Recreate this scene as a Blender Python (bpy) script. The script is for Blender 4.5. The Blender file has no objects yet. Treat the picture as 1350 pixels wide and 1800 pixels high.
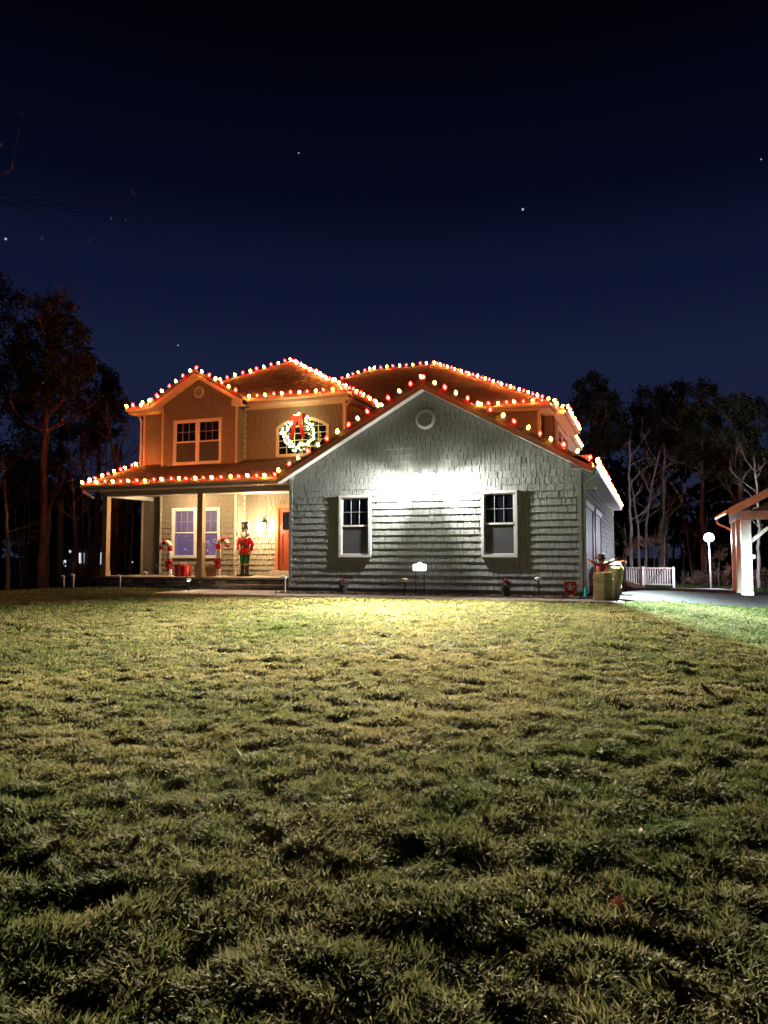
import bpy, bmesh, math, random
import numpy as np
from mathutils import Vector, Matrix

SC = bpy.context.scene
COL = SC.collection
random.seed(7)
RNG = np.random.default_rng(11)
PI = math.pi

# ------------------------------------------------------------------ camera
YAW = math.atan(465 / 1300.0)
PITCH = math.atan(78 / 1300.0)
CAM = Vector((9.48, -18.69, 0.99))
cam_d = bpy.data.cameras.new('camera')
cam = bpy.data.objects.new('camera', cam_d)
COL.objects.link(cam)
cam.location = CAM
cam.rotation_euler = (PI / 2 + PITCH, 0, YAW)
cam_d.sensor_fit = 'VERTICAL'
cam_d.sensor_height = 36.0
cam_d.sensor_width = 27.0
cam_d.lens = 1300 / 1800 * 36.0
cam_d.clip_end = 3000
cam_d.clip_start = 0.05
SC.camera = cam
SC.render.resolution_x = 768
SC.render.resolution_y = 1024

# ------------------------------------------------------------------ night sky
world = bpy.data.worlds.new('World')
SC.world = world
world.use_nodes = True
wn, wl = world.node_tree.nodes, world.node_tree.links
wn.clear()
w_out = wn.new('ShaderNodeOutputWorld')
w_bg = wn.new('ShaderNodeBackground')
w_tc = wn.new('ShaderNodeTexCoord')
w_sep = wn.new('ShaderNodeSeparateXYZ')
w_ramp = wn.new('ShaderNodeValToRGB')
wl.new(w_tc.outputs['Generated'], w_sep.inputs[0])
wl.new(w_sep.outputs['Z'], w_ramp.inputs[0])
wl.new(w_ramp.outputs[0], w_bg.inputs['Color'])
wl.new(w_bg.outputs[0], w_out.inputs['Surface'])
w_bg.inputs['Strength'].default_value = 1.0
cr = w_ramp.color_ramp
cr.interpolation = 'EASE'
for k, (p, c) in enumerate([(0.0, (.0145, .0190, .046)), (.24, (.0095, .0140, .042)), (.34, (.0046, .0076, .0295)),
                            (.47, (.0014, .0024, .0110)), (.60, (.0003, .0005, .0022)), (1.0, (.0002, .0003, .0010))]):
    e = cr.elements[k] if k < 2 else cr.elements.new(p)
    e.position = p
    e.color = (*c, 1)

SC.view_settings.view_transform = 'Standard'
SC.view_settings.look = 'None'
SC.view_settings.gamma = 1
SC.view_settings.use_curve_mapping = False
SC.view_settings.exposure = 0.0
SC.render.engine = 'CYCLES'
SC.cycles.use_denoising = True
SC.cycles.use_light_tree = True
SC.cycles.max_bounces = 5
SC.cycles.diffuse_bounces = 3
SC.cycles.glossy_bounces = 3
SC.cycles.transparent_max_bounces = 8
SC.cycles.sample_clamp_indirect = 4.0
SC.cycles.caustics_reflective = False
SC.cycles.caustics_refractive = False


def at(px, py, ax, v):
    """world point seen at photo pixel (px, py) on the plane ax = v"""
    fw = Vector((-math.sin(YAW) * math.cos(PITCH), math.cos(YAW) * math.cos(PITCH), math.sin(PITCH)))
    rt = Vector((math.cos(YAW), math.sin(YAW), 0))
    up = rt.cross(fw)
    d = fw + rt * ((px - 675) / 1300) - up * ((py - 900) / 1300)
    i = 'xyz'.index(ax)
    return CAM + d * ((v - CAM[i]) / d[i])


# ------------------------------------------------------------------ materials
def new_mat(name):
    m = bpy.data.materials.new(name)
    m.use_nodes = True
    n = m.node_tree.nodes
    return m, n, m.node_tree.links, n['Principled BSDF']


def mat(name, col, rough=.6, noise=None, scale=8.0, bump=0.0, bscale=40.0, spec=.3, metal=0.0, rand=0.0, stretch=None):
    """procedural surface: base colour mixed with noise towards a second colour, per-object variation and fine relief"""
    m, n, l, b = new_mat(name)
    b.inputs['Roughness'].default_value = rough
    b.inputs['Metallic'].default_value = metal
    b.inputs['Specular IOR Level'].default_value = spec
    tc = n.new('ShaderNodeNewGeometry')
    vec = tc.outputs['Position']
    if stretch:
        mp = n.new('ShaderNodeMapping')
        mp.inputs['Scale'].default_value = stretch
        l.new(vec, mp.inputs['Vector'])
        vec = mp.outputs[0]
    c2 = noise or tuple(x * .8 for x in col)
    nz = n.new('ShaderNodeTexNoise')
    nz.inputs['Scale'].default_value = scale
    nz.inputs['Detail'].default_value = 5
    l.new(vec, nz.inputs['Vector'])
    rp = n.new('ShaderNodeValToRGB')
    rp.color_ramp.elements[0].position = .32
    rp.color_ramp.elements[1].position = .68
    rp.color_ramp.elements[0].color = (*col, 1)
    rp.color_ramp.elements[1].color = (*c2, 1)
    l.new(nz.outputs['Fac'], rp.inputs[0])
    out = rp.outputs[0]
    if rand:
        oi = n.new('ShaderNodeObjectInfo')
        mr = n.new('ShaderNodeMapRange')
        mr.inputs['To Min'].default_value = 1 - rand
        mr.inputs['To Max'].default_value = 1 + rand
        l.new(oi.outputs['Random'], mr.inputs['Value'])
        vm = n.new('ShaderNodeVectorMath')
        vm.operation = 'SCALE'
        l.new(out, vm.inputs[0])
        l.new(mr.outputs[0], vm.inputs['Scale'])
        out = vm.outputs[0]
    l.new(out, b.inputs['Base Color'])
    if bump:
        n2 = n.new('ShaderNodeTexNoise')
        n2.inputs['Scale'].default_value = bscale
        n2.inputs['Detail'].default_value = 4
        l.new(vec, n2.inputs['Vector'])
        bp = n.new('ShaderNodeBump')
        bp.inputs['Strength'].default_value = bump
        bp.inputs['Distance'].default_value = .02
        l.new(n2.outputs['Fac'], bp.inputs['Height'])
        l.new(bp.outputs[0], b.inputs['Normal'])
    return m


def emit(name, col, s):
    m, n, l, b = new_mat(name)
    n.remove(b)
    e = n.new('ShaderNodeEmission')
    e.inputs['Color'].default_value = (*col, 1)
    e.inputs['Strength'].default_value = s
    l.new(e.outputs[0], n['Material Output'].inputs['Surface'])
    return m


def bulb_mat(name, core, rim, s_core, s_rim):
    """tinted glass lit by a filament: paler and brighter through its middle, deeper colour at its edge"""
    m, n, l, b = new_mat(name)
    n.remove(b)
    lw = n.new('ShaderNodeLayerWeight')
    lw.inputs['Blend'].default_value = .5
    rp = n.new('ShaderNodeValToRGB')
    rp.color_ramp.elements[0].position = .08
    rp.color_ramp.elements[0].color = (*[c * s_core for c in core], 1)
    rp.color_ramp.elements[1].position = .42
    rp.color_ramp.elements[1].color = (*[c * s_rim for c in rim], 1)
    e = n.new('ShaderNodeEmission')
    l.new(lw.outputs['Facing'], rp.inputs[0])
    l.new(rp.outputs[0], e.inputs['Color'])
    l.new(e.outputs[0], n['Material Output'].inputs['Surface'])
    return m


def glass_mat(name, col=(.006, .007, .009), rough=.04):
    m, n, l, b = new_mat(name)
    b.inputs['Base Color'].default_value = (*col, 1)
    b.inputs['Roughness'].default_value = rough
    b.inputs['Specular IOR Level'].default_value = .5
    return m


M = {}
M['siding'] = mat('sage_siding', (.305, .320, .290), .62, (.245, .258, .235), 5, 1.0, 4.5, .2, stretch=(9, 9, 1.2))
M['siding_piece'] = mat('sage_shingle', (.312, .326, .296), .62, (.242, .256, .232), 5, 1.0, 4.5, .2, rand=.13, stretch=(9, 9, 1.2))
M['tan_siding'] = mat('tan_siding', (.270, .235, .180), .62, (.225, .195, .150), 5, .4, 4.5, .2, stretch=(9, 9, 1.2))
M['wall_base'] = mat('wall_sheathing', (.05, .05, .045), .9)
M['trim'] = mat('white_trim', (.74, .72, .69), .45, (.66, .64, .61), 3, .05, 60)
M['cream_trim'] = mat('cream_trim', (.62, .55, .44), .5, (.55, .48, .38), 3, .05, 60)
M['corner'] = mat('grey_corner_trim', (.32, .33, .31), .5, (.28, .29, .27), 3)
M['concrete'] = mat('concrete', (.30, .28, .26), .85, (.22, .20, .19), 6, .4, 50)
M['foundation'] = mat('foundation', (.17, .17, .165), .9, (.12, .115, .11), 4, .5, 30)
M['brownroof'] = None
M['post'] = mat('brown_post', (.46, .31, .19), .6, (.38, .25, .15), 4, .2, 30, stretch=(6, 6, 1))
M['door'] = mat('stained_door', (.30, .060, .022), .35, (.20, .035, .014), 5, .15, 20, .5, stretch=(8, 8, .8))
M['glass'] = glass_mat('window_glass')
M['muntin'] = mat('grey_muntin', (.27, .29, .29), .5)
M['garage_panel'] = mat('garage_panel', (.20, .185, .21), .6, (.15, .14, .16), 4)
M['beamwrap'] = mat('taupe_beam', (.50, .42, .36), .6, (.44, .37, .31), 4)
M['greypole'] = mat('grey_pole', (.30, .30, .30), .6)
M['screen'] = mat('insect_screen', (.060, .062, .068), .7, (.050, .052, .058), 60)
M['blind'] = mat('blind_slat', (.17, .15, .18), .6)
M['black'] = mat('black_metal', (.018, .018, .020), .45, (.03, .03, .03), 9)
M['whiteplastic'] = mat('white_plastic', (.72, .72, .72), .4)
M['stone'] = mat('stone_veneer', (.30, .25, .21), .85, (.15, .135, .125), 7, .8, 22, .2, rand=.55)
M['mortar'] = mat('dark_mortar', (.035, .032, .030), .95)
M['bluestone'] = mat('slab_stone', (.34, .28, .23), .75, (.27, .22, .18), 5, .3, 30)
M['red'] = mat('red_fabric', (.46, .018, .014), .6, (.36, .012, .010), 8, .2, 60)
M['redgloss'] = mat('red_paint', (.48, .016, .012), .35, (.40, .012, .010), 8)
M['white'] = mat('white_paint', (.74, .72, .68), .5, (.66, .62, .58), 8)
M['green'] = mat('green_paint', (.020, .20, .050), .45, (.016, .16, .04), 8)
M['gold'] = mat('gold_paint', (.55, .36, .06), .35, (.42, .26, .04), 12, metal=.4)
M['skin'] = mat('painted_skin', (.62, .40, .27), .5, (.58, .36, .24), 12)
M['bark'] = mat('grey_bark', (.150, .128, .105), .95, (.065, .055, .046), 5, 1.0, 16, .1, stretch=(3, 3, .7))
M['palebark'] = mat('pale_bark', (.23, .21, .19), .9, (.11, .10, .09), 4, .8, 14, .1, stretch=(3, 3, .9))
M['pinebark'] = mat('pine_bark', (.185, .125, .088), .95, (.085, .055, .040), 5, 1.0, 12, .1, stretch=(3, 3, .8))
M['straw'] = mat('straw', (.60, .50, .25), .9, (.42, .33, .15), 25, 1.0, 60, .1, stretch=(1, 1, 6))
M['teal'] = mat('teal_plastic', (.03, .36, .33), .4)
M['bin'] = mat('grey_bin', (.10, .115, .14), .5, (.08, .09, .11), 6)
M['hat'] = mat('brown_felt', (.075, .045, .028), .9, (.05, .03, .02), 20)
M['wood'] = mat('weathered_wood', (.30, .17, .095), .8, (.2, .11, .06), 6, .3, 25)
M['asphalt'] = mat('asphalt', (.040, .036, .040), .95, (.028, .026, .029), 18, .6, 120, .0)
M['mulch'] = mat('mulch', (.085, .062, .042), .95, (.14, .11, .08), 40, 1.0, 60, .1)
M['litter'] = mat('leaf_litter', (.060, .038, .022), .95, (.032, .022, .014), 9, 1.0, 30, .1)
M['litter_leaf'] = mat('dead_leaf', (.17, .085, .038), .8, (.10, .05, .024), 14)
M['brownleaf'] = mat('dead_oak_leaf', (.24, .155, .105), .85, (.14, .088, .06), 6)
M['needle'] = mat('pine_needles', (.060, .080, .036), .8, (.036, .052, .024), 1.2)
M['darkleaf'] = mat('dark_foliage', (.055, .060, .034), .85, (.032, .036, .022), 1.0)
M['holly'] = mat('wreath_needles', (.030, .11, .032), .7, (.02, .07, .02), 12)
M['mum'] = mat('magenta_flower', (.20, .018, .085), .7, (.12, .012, .06), 30)
M['mumleaf'] = mat('pot_plant_leaf', (.045, .085, .030), .7, (.03, .06, .02), 20)
M['pot'] = mat('dark_pot', (.055, .070, .062), .55, (.04, .05, .045), 10)
M['navy'] = mat('slate_gable', (.13, .16, .16), .8, (.10, .125, .125), 4)
M['wire'] = mat('green_wire', (.02, .06, .02), .6)
M['bulb_white'] = bulb_mat('bulb_warm_white', (1, .46, .12), (1, .29, .004), 430, 150)
M['bulb_red'] = bulb_mat('bulb_red', (1, .010, .006), (1, .0018, .0015), 210, 150)
M['bulb_cool'] = emit('wreath_bulb', (1, .88, .34), 14)
M['lens'] = emit('lamp_lens', (1, .97, .90), 60)
M['lens_warm'] = emit('lantern_glass', (1, .70, .34), 45)
M['lens_cool'] = emit('yard_lamp_lens', (.80, .88, 1), 120)
M['lens_small'] = emit('garden_lamp_lens', (1, .86, .66), 3.0)
M['litwin'] = emit('lit_window', (.85, .92, 1), 1.0)
M['purple'] = emit('lit_room', (.22, .15, .70), .75)
M['star'] = emit('star_light', (.8, .88, 1), .55)
M['leaf_red'] = mat('red_oak_leaf', (.11, .016, .012), .7, (.08, .012, .01), 20)
M['leaf_pink'] = mat('pale_oak_leaf', (.55, .30, .22), .7, (.42, .20, .14), 20)


def roof_material():
    m, n, l, b = new_mat('asphalt_shingles')
    g = n.new('ShaderNodeNewGeometry')
    nz = n.new('ShaderNodeTexNoise')
    nz.inputs['Scale'].default_value = 6
    nz.inputs['Detail'].default_value = 6
    l.new(g.outputs['Position'], nz.inputs['Vector'])
    rp = n.new('ShaderNodeValToRGB')
    rp.color_ramp.elements[0].color = (.055, .036, .026, 1)
    rp.color_ramp.elements[1].color = (.125, .085, .062, 1)
    l.new(nz.outputs['Fac'], rp.inputs[0])
    l.new(rp.outputs[0], b.inputs['Base Color'])
    b.inputs['Roughness'].default_value = .9
    w = n.new('ShaderNodeTexWave')
    w.wave_type = 'BANDS'
    w.bands_direction = 'Z'
    w.wave_profile = 'SAW'
    w.inputs['Scale'].default_value = 2.2
    w.inputs['Distortion'].default_value = .6
    w.inputs['Detail'].default_value = 2
    w.inputs['Detail Scale'].default_value = 6
    l.new(g.outputs['Position'], w.inputs['Vector'])
    n2 = n.new('ShaderNodeTexNoise')
    n2.inputs['Scale'].default_value = 22
    l.new(g.outputs['Position'], n2.inputs['Vector'])
    ad = n.new('ShaderNodeMath')
    ad.operation = 'ADD'
    l.new(w.outputs['Fac'], ad.inputs[0])
    l.new(n2.outputs['Fac'], ad.inputs[1])
    bp = n.new('ShaderNodeBump')
    bp.inputs['Strength'].default_value = .7
    bp.inputs['Distance'].default_value = .03
    l.new(ad.outputs[0], bp.inputs['Height'])
    l.new(bp.outputs[0], b.inputs['Normal'])
    return m


M['roof'] = roof_material()


def leafy(m, f=.5):
    """thin leaf: lets light through to its far side"""
    n, l = m.node_tree.nodes, m.node_tree.links
    b = n['Principled BSDF']
    t = n.new('ShaderNodeBsdfTranslucent')
    mx = n.new('ShaderNodeMixShader')
    mx.inputs[0].default_value = f
    src = b.inputs['Base Color'].links[0].from_socket
    l.new(src, t.inputs['Color'])
    l.new(b.outputs[0], mx.inputs[1]); l.new(t.outputs[0], mx.inputs[2])
    l.new(mx.outputs[0], n['Material Output'].inputs['Surface'])


def grass_material():
    m, n, l, b = new_mat('grass_blades')
    a = n.new('ShaderNodeAttribute')
    a.attribute_name = 'dry'
    rp = n.new('ShaderNodeValToRGB')
    e = rp.color_ramp.elements
    e[0].position, e[0].color = 0, (.042, .068, .016, 1)
    e[1].position, e[1].color = 1, (.225, .175, .080, 1)
    x = e.new(.42); x.color = (.092, .100, .036, 1)
    x = e.new(.7); x.color = (.165, .150, .070, 1)
    l.new(a.outputs['Fac'], rp.inputs[0])
    l.new(rp.outputs[0], b.inputs['Base Color'])
    b.inputs['Roughness'].default_value = .7
    b.inputs['Specular IOR Level'].default_value = .10
    leafy(m)
    return m


M['grass'] = grass_material()
for _k in ('needle', 'darkleaf', 'brownleaf', 'mumleaf', 'leaf_red', 'leaf_pink'):
    leafy(M[_k], .4)
M['soil'] = mat('lawn_soil', (.030, .034, .014), .95, (.050, .046, .022), 7, .8, 60, .1)

# ------------------------------------------------------------------ mesh helpers


class Frame:
    """wall plane: point(u, z, d) = origin + u*U + z*Z + d*N, d pointing out of the wall"""
    def __init__(s, o, U, N):
        s.o, s.U, s.N = Vector(o), Vector(U), Vector(N)

    def p(s, u, z, d=0.0):
        return s.o + s.U * u + Vector((0, 0, z)) + s.N * d


def front(y):
    return Frame((0, y, 0), (1, 0, 0), (0, -1, 0))


def side(x):
    return Frame((x, 0, 0), (0, 1, 0), (1, 0, 0))


ORIGIN = {}


def props(o, label=None, cat=None, group=None, kind=None):
    if label: o['label'] = label
    if cat: o['category'] = cat
    if group: o['group'] = group
    if kind: o['kind'] = kind
    return o


class MB:
    def __init__(s):
        s.v, s.f = [], []

    def poly(s, pts):
        k = len(s.v)
        s.v += [tuple(p) for p in pts]
        s.f.append(tuple(range(k, k + len(pts))))
        return s

    def prism_pts(s, a, b):
        """solid between two rings of equal length"""
        k, n = len(s.v), len(a)
        s.v += [tuple(p) for p in a] + [tuple(p) for p in b]
        s.f.append(tuple(range(k + n - 1, k - 1, -1)))
        s.f.append(tuple(range(k + n, k + 2 * n)))
        for i in range(n):
            j = (i + 1) % n
            s.f.append((k + i, k + j, k + n + j, k + n + i))
        return s

    def box(s, x0, x1, y0, y1, z0, z1):
        return s.prism_pts([(x0, y0, z0), (x1, y0, z0), (x1, y1, z0), (x0, y1, z0)],
                           [(x0, y0, z1), (x1, y0, z1), (x1, y1, z1), (x0, y1, z1)])

    def fbox(s, F, u0, u1, z0, z1, d0, d1):
        return s.prism_pts([F.p(u0, z0, d0), F.p(u1, z0, d0), F.p(u1, z1, d0), F.p(u0, z1, d0)],
                           [F.p(u0, z0, d1), F.p(u1, z0, d1), F.p(u1, z1, d1), F.p(u0, z1, d1)])

    def fprism(s, F, poly, d0, d1):
        g = d1 if callable(d1) else (lambda z: d1)
        return s.prism_pts([F.p(u, z, d0) for u, z in poly], [F.p(u, z, g(z)) for u, z in poly])

    def tube(s, pts, r, seg=8, caps=True):
        pts = [Vector(p) for p in pts]
        rr = list(r) if isinstance(r, (list, tuple)) else [r] * len(pts)
        k = len(s.v)
        t0 = (pts[1] - pts[0]).normalized()
        ref = Vector((0, 0, 1)) if abs(t0.z) < .9 else Vector((1, 0, 0))
        a = t0.cross(ref).normalized()
        for i, p in enumerate(pts):
            if i == 0: t = pts[1] - pts[0]
            elif i == len(pts) - 1: t = pts[-1] - pts[-2]
            else: t = pts[i + 1] - pts[i - 1]
            t.normalize()
            a = (a - t * a.dot(t))
            if a.length < 1e-5: a = t.orthogonal()
            a.normalize()
            b = t.cross(a)
            for j in range(seg):
                q = 2 * PI * j / seg
                s.v.append(tuple(p + (a * math.cos(q) + b * math.sin(q)) * rr[i]))
        for i in range(len(pts) - 1):
            for j in range(seg):
                j2 = (j + 1) % seg
                s.f.append((k + i * seg + j, k + i * seg + j2, k + (i + 1) * seg + j2, k + (i + 1) * seg + j))
        if caps:
            s.f.append(tuple(range(k + seg - 1, k - 1, -1)))
            e = k + (len(pts) - 1) * seg
            s.f.append(tuple(range(e, e + seg)))
        return s

    def lathe(s, prof, c=(0, 0, 0), seg=16, sx=1.0, sy=1.0):
        """prof: list of (radius, z) bottom to top"""
        k = len(s.v)
        for r, z in prof:
            for j in range(seg):
                q = 2 * PI * j / seg
                s.v.append((c[0] + r * sx * math.cos(q), c[1] + r * sy * math.sin(q), c[2] + z))
        for i in range(len(prof) - 1):
            for j in range(seg):
                j2 = (j + 1) % seg
                s.f.append((k + i * seg + j, k + i * seg + j2, k + (i + 1) * seg + j2, k + (i + 1) * seg + j))
        s.f.append(tuple(range(k + seg - 1, k - 1, -1)))
        e = k + (len(prof) - 1) * seg
        s.f.append(tuple(range(e, e + seg)))
        return s

    def ball(s, c, r, seg=10, rings=6, sx=1, sy=1, sz=1):
        prof = [(max(.02 * r, r * math.sin(PI * i / rings)), -r * sz * math.cos(PI * i / rings)) for i in range(rings + 1)]
        return s.lathe(prof, c, seg, sx, sy)

    def build(s, name, m, parent=None, smooth=False, bevel=0.0, recalc=True, kind=None):
        me = bpy.data.meshes.new(name)
        off = ORIGIN.get(parent.name, Vector((0, 0, 0))) if parent else Vector((0, 0, 0))
        if off.length > 0:
            ox, oy, oz = off
            vs = [(x - ox, y - oy, z - oz) for x, y, z in s.v]
        else:
            vs = s.v
        me.from_pydata(vs, [], s.f)
        if recalc or bevel:
            bm = bmesh.new()
            bm.from_mesh(me)
            if recalc: bmesh.ops.recalc_face_normals(bm, faces=bm.faces)
            if bevel:
                bmesh.ops.bevel(bm, geom=[e for e in bm.edges if e.calc_face_angle(0) > .6], offset=bevel, segments=2, affect='EDGES', clamp_overlap=True)
            bm.to_mesh(me)
            bm.free()
        if smooth:
            me.polygons.foreach_set('use_smooth', [True] * len(me.polygons))
        for x in (m if isinstance(m, (list, tuple)) else [m]):
            me.materials.append(x)
        o = bpy.data.objects.new(name, me)
        COL.objects.link(o)
        if parent:
            o.parent = parent
            ORIGIN[o.name] = off
        if kind: o['kind'] = kind
        return o


def thing(name, loc, label, cat, group=None):
    o = bpy.data.objects.new(name, None)
    COL.objects.link(o)
    o.location = loc
    o.empty_display_size = .2
    ORIGIN[o.name] = Vector(loc)
    return props(o, label, cat, group)


def lamp(name, kind, loc, power, col, parent=None, size=.05, aim=None, cone=None, blend=1.0):
    d = bpy.data.lights.new(name, kind)
    d.energy = power
    d.color = col
    d.shadow_soft_size = size
    o = bpy.data.objects.new(name, d)
    COL.objects.link(o)
    off = ORIGIN.get(parent.name, Vector((0, 0, 0))) if parent else Vector((0, 0, 0))
    o.location = Vector(loc) - off
    if aim is not None:
        o.rotation_euler = (Vector(aim) - Vector(loc)).to_track_quat('-Z', 'Y').to_euler()
    if cone:
        d.spot_size = math.radians(cone)
        d.spot_blend = blend
    if parent: o.parent = parent
    return o


# value noise -------------------------------------------------------
_LAT = RNG.random((256, 256))


def vnoise(x, y):
    x = np.asarray(x, float); y = np.asarray(y, float)
    xi = np.floor(x).astype(int); yi = np.floor(y).astype(int)
    fx = x - xi; fy = y - yi
    fx = fx * fx * (3 - 2 * fx); fy = fy * fy * (3 - 2 * fy)
    a = _LAT[xi & 255, yi & 255]; b = _LAT[(xi + 1) & 255, yi & 255]
    c = _LAT[xi & 255, (yi + 1) & 255]; d = _LAT[(xi + 1) & 255, (yi + 1) & 255]
    return (a * (1 - fx) + b * fx) * (1 - fy) + (c * (1 - fx) + d * fx) * fy


def sstep(a, b, x):
    t = np.clip((np.asarray(x, float) - a) / (b - a), 0, 1)
    return t * t * (3 - 2 * t)


def ground_z(x, y):
    x = np.asarray(x, float); y = np.asarray(y, float)
    zf = -.56 * np.clip((-2.2 - y) / 16.5, 0, 3)
    r = .40 * sstep(8.9, 13, x) * sstep(-13, -1, y)
    b = .58 * sstep(4, 20, y) * np.maximum(sstep(7.9, 8.6, x), sstep(-7.6, -9.5, x) if False else np.where(x < -7.6, 1, 0))
    lf = .30 * sstep(-6.5, -14, x)
    return zf - np.maximum(np.maximum(r, b), lf)


def lawn_bump(x, y):
    h = vnoise(x / .55 + 3, y / .42) * .014 + vnoise(x / .24 + 40, y / .19 + 9) * .024 + vnoise(x / .10 + 7, y / .09) * .022 + vnoise(x / .05 + 70, y / .045) * .008
    h += vnoise(x / 2.3, y / 1.9 + 60) * .012
    h *= 1 + .55 * sstep(-13, -8, y)
    hole = np.clip(vnoise(x / .22 + 90, y / .17 + 33) - .66, 0, 1) * .12 + np.clip(vnoise(x / .40 + 50, y / .30 + 13) - .80, 0, 1) * .06
    return (h - .045 - hole)


# ------------------------------------------------------------------ ground
def build_terrain():
    xs = np.concatenate([np.array([-900, -400, -150, -80]), np.arange(-50, 50.1, 2.0), np.array([80, 150, 400, 900])])
    ys = np.concatenate([np.array([-900, -300, -100, -50]), np.arange(-30, 80.1, 2.0), np.array([110, 200, 450, 900])])
    X, Y = np.meshgrid(xs, ys)
    Z = ground_z(X, Y) - .16
    Z = np.where((np.abs(X) > 60) | (Y > 85) | (Y < -40), -1.2, Z)
    mb = MB()
    nx = len(xs)
    mb.v = [tuple(p) for p in zip(X.ravel(), Y.ravel(), Z.ravel())]
    mb.f = [(j * nx + i, j * nx + i + 1, (j + 1) * nx + i + 1, (j + 1) * nx + i) for j in range(len(ys) - 1) for i in range(nx - 1)]
    o = mb.build('ground', M['litter'], smooth=True)
    props(o, kind='structure')
    # lawn sheet: finer towards the viewer
    ys = [-22.0]
    while ys[-1] < 6.6:
        ys.append(ys[-1] + min(.16, .045 + .008 * max(0, ys[-1] + 19)))
    ys = np.array(ys)
    xs = np.concatenate([np.arange(-16, 3, .16), np.arange(3, 13, .07), np.arange(13, 19, .16)])
    X, Y = np.meshgrid(xs, ys)
    amp = sstep(-2.15, -3.2, Y)
    Z = ground_z(X, Y) + lawn_bump(X, Y) * amp - .02 * (1 - amp)
    keep = lawn_mask(X, Y)
    Z = np.where(keep, Z, -.35)
    nx = len(xs)
    mb = MB()
    mb.v = [tuple(p) for p in zip(X.ravel(), Y.ravel(), Z.ravel())]
    kk = keep
    mb.f = [(j * nx + i, j * nx + i + 1, (j + 1) * nx + i + 1, (j + 1) * nx + i)
            for j in range(len(ys) - 1) for i in range(nx - 1)
            if kk[j, i] and kk[j, i + 1] and kk[j + 1, i] and kk[j + 1, i + 1]]
    o = mb.build('lawn_ground', M['soil'], smooth=True, recalc=False)
    props(o, kind='structure')


DRIVE_A = (8.75, -1.25)
DRIVE_B = (13.6, 6.0)


def drive_edge_y(x):
    """near edge of the driveway where it meets the lawn"""
    t = (x - 9.1) / (12.6 - 9.1)
    return -1.35 + 5.2 * t


def lawn_mask(X, Y):
    m = (Y < -2.05)
    m |= (X < -3.3) & (Y < .62) & (X > -14)
    m |= (X > 9.0) & (Y < drive_edge_y(X)) & (Y < 6.5)
    m &= X < 18.5
    m &= X > -14 - .25 * (Y + 2)
    return m


def build_grass():
    parts_v, dry_all = [], []
    bands = [(2.0, 4.2, 24000), (4.2, 6.5, 14000), (6.5, 9.5, 6800), (9.5, 13, 2900), (13, 17, 1900), (17, 21.5, 1500), (21.5, 28, 1100)]
    th_c = YAW + PI / 2
    for r0, r1, dens in bands:
        half = .62 if r0 > 4 else .80
        n = int(dens * half * (r1 * r1 - r0 * r0))
        r = np.sqrt(RNG.uniform(r0 * r0, r1 * r1, n))
        th = th_c + RNG.uniform(-half, half, n)
        x = CAM.x + r * np.cos(th)
        y = CAM.y + r * np.sin(th)
        k = lawn_mask(x, y)
        x, y, r = x[k], y[k], r[k]
        n = len(x)
        amp = sstep(-2.15, -3.2, y)
        b = lawn_bump(x, y)
        z = ground_z(x, y) + b * amp - .02 * (1 - amp) - .004
        # blades leave the hollows thinner
        flow = vnoise(x / .5 + 11, y / .5 + 5) * 4 * PI + vnoise(x / .16, y / .16 + 70) * 3.0
        az = flow + RNG.normal(0, 1.3, n)
        ln = (.016 + .028 * vnoise(x / .16 + 17, y / .13 + 2)) * RNG.uniform(.55, 1.4, n) * (1 + .022 * r) * (1 + .55 * (1 - sstep(4, 9, r)))
        w = np.maximum(.0032, .00066 * r) * RNG.uniform(.7, 1.3, n)
        lean = RNG.uniform(.1, 1.5, n) + .45 * (1 - sstep(4.5, 12, r))
        dx, dy = np.cos(az), np.sin(az)
        px, py = -dy, dx
        roll = RNG.uniform(-.8, .8, n)
        mx = x + dx * np.sin(lean * .6) * ln * .5; my = y + dy * np.sin(lean * .6) * ln * .5
        mz = z + np.cos(lean * .6) * ln * .55
        tx = mx + dx * np.sin(lean * 1.25) * ln * .55; ty = my + dy * np.sin(lean * 1.25) * ln * .55
        tz = mz + np.cos(lean * 1.25) * ln * .5
        cr_, sr_ = np.cos(roll), np.sin(roll)
        v = np.stack([np.stack([x, y, z], 1),
                      np.stack([mx - px * w * cr_, my - py * w * cr_, mz - w * sr_], 1),
                      np.stack([mx + px * w * cr_, my + py * w * cr_, mz + w * sr_], 1),
                      np.stack([tx, ty, tz], 1)], 1)
        d = .42 + .55 * (vnoise(x / 1.9 + 8, y / 1.6 + 4) - .5) + .35 * (vnoise(x / .35, y / .3 + 21) - .5) + RNG.normal(0, .17, n)
        d += -.01 + .11 * sstep(-5, -13, y)
        parts_v.append(v.reshape(-1, 3)); dry_all.append(np.repeat(np.clip(d, 0, 1), 4))
    V = np.concatenate(parts_v); D = np.concatenate(dry_all)
    nb = len(V) // 4
    base = np.arange(nb)[:, None] * 4
    idx = (base + np.array([[0, 2, 1, 1, 2, 3]])).ravel()
    me = bpy.data.meshes.new('grass')
    me.vertices.add(len(V)); me.vertices.foreach_set('co', V.ravel())
    me.loops.add(len(idx)); me.loops.foreach_set('vertex_index', idx)
    me.polygons.add(nb * 2)
    me.polygons.foreach_set('loop_start', np.arange(nb * 2) * 3)
    me.polygons.foreach_set('loop_total', np.full(nb * 2, 3))
    a = me.attributes.new('dry', 'FLOAT', 'POINT')
    a.data.foreach_set('value', D)
    me.update(calc_edges=True)
    me.materials.append(M['grass'])
    o = bpy.data.objects.new('grass', me)
    COL.objects.link(o)
    props(o, 'matted olive winter lawn grass in front of the house', kind='stuff')
    print('grass blades', nb)


build_terrain()
build_grass()


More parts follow.
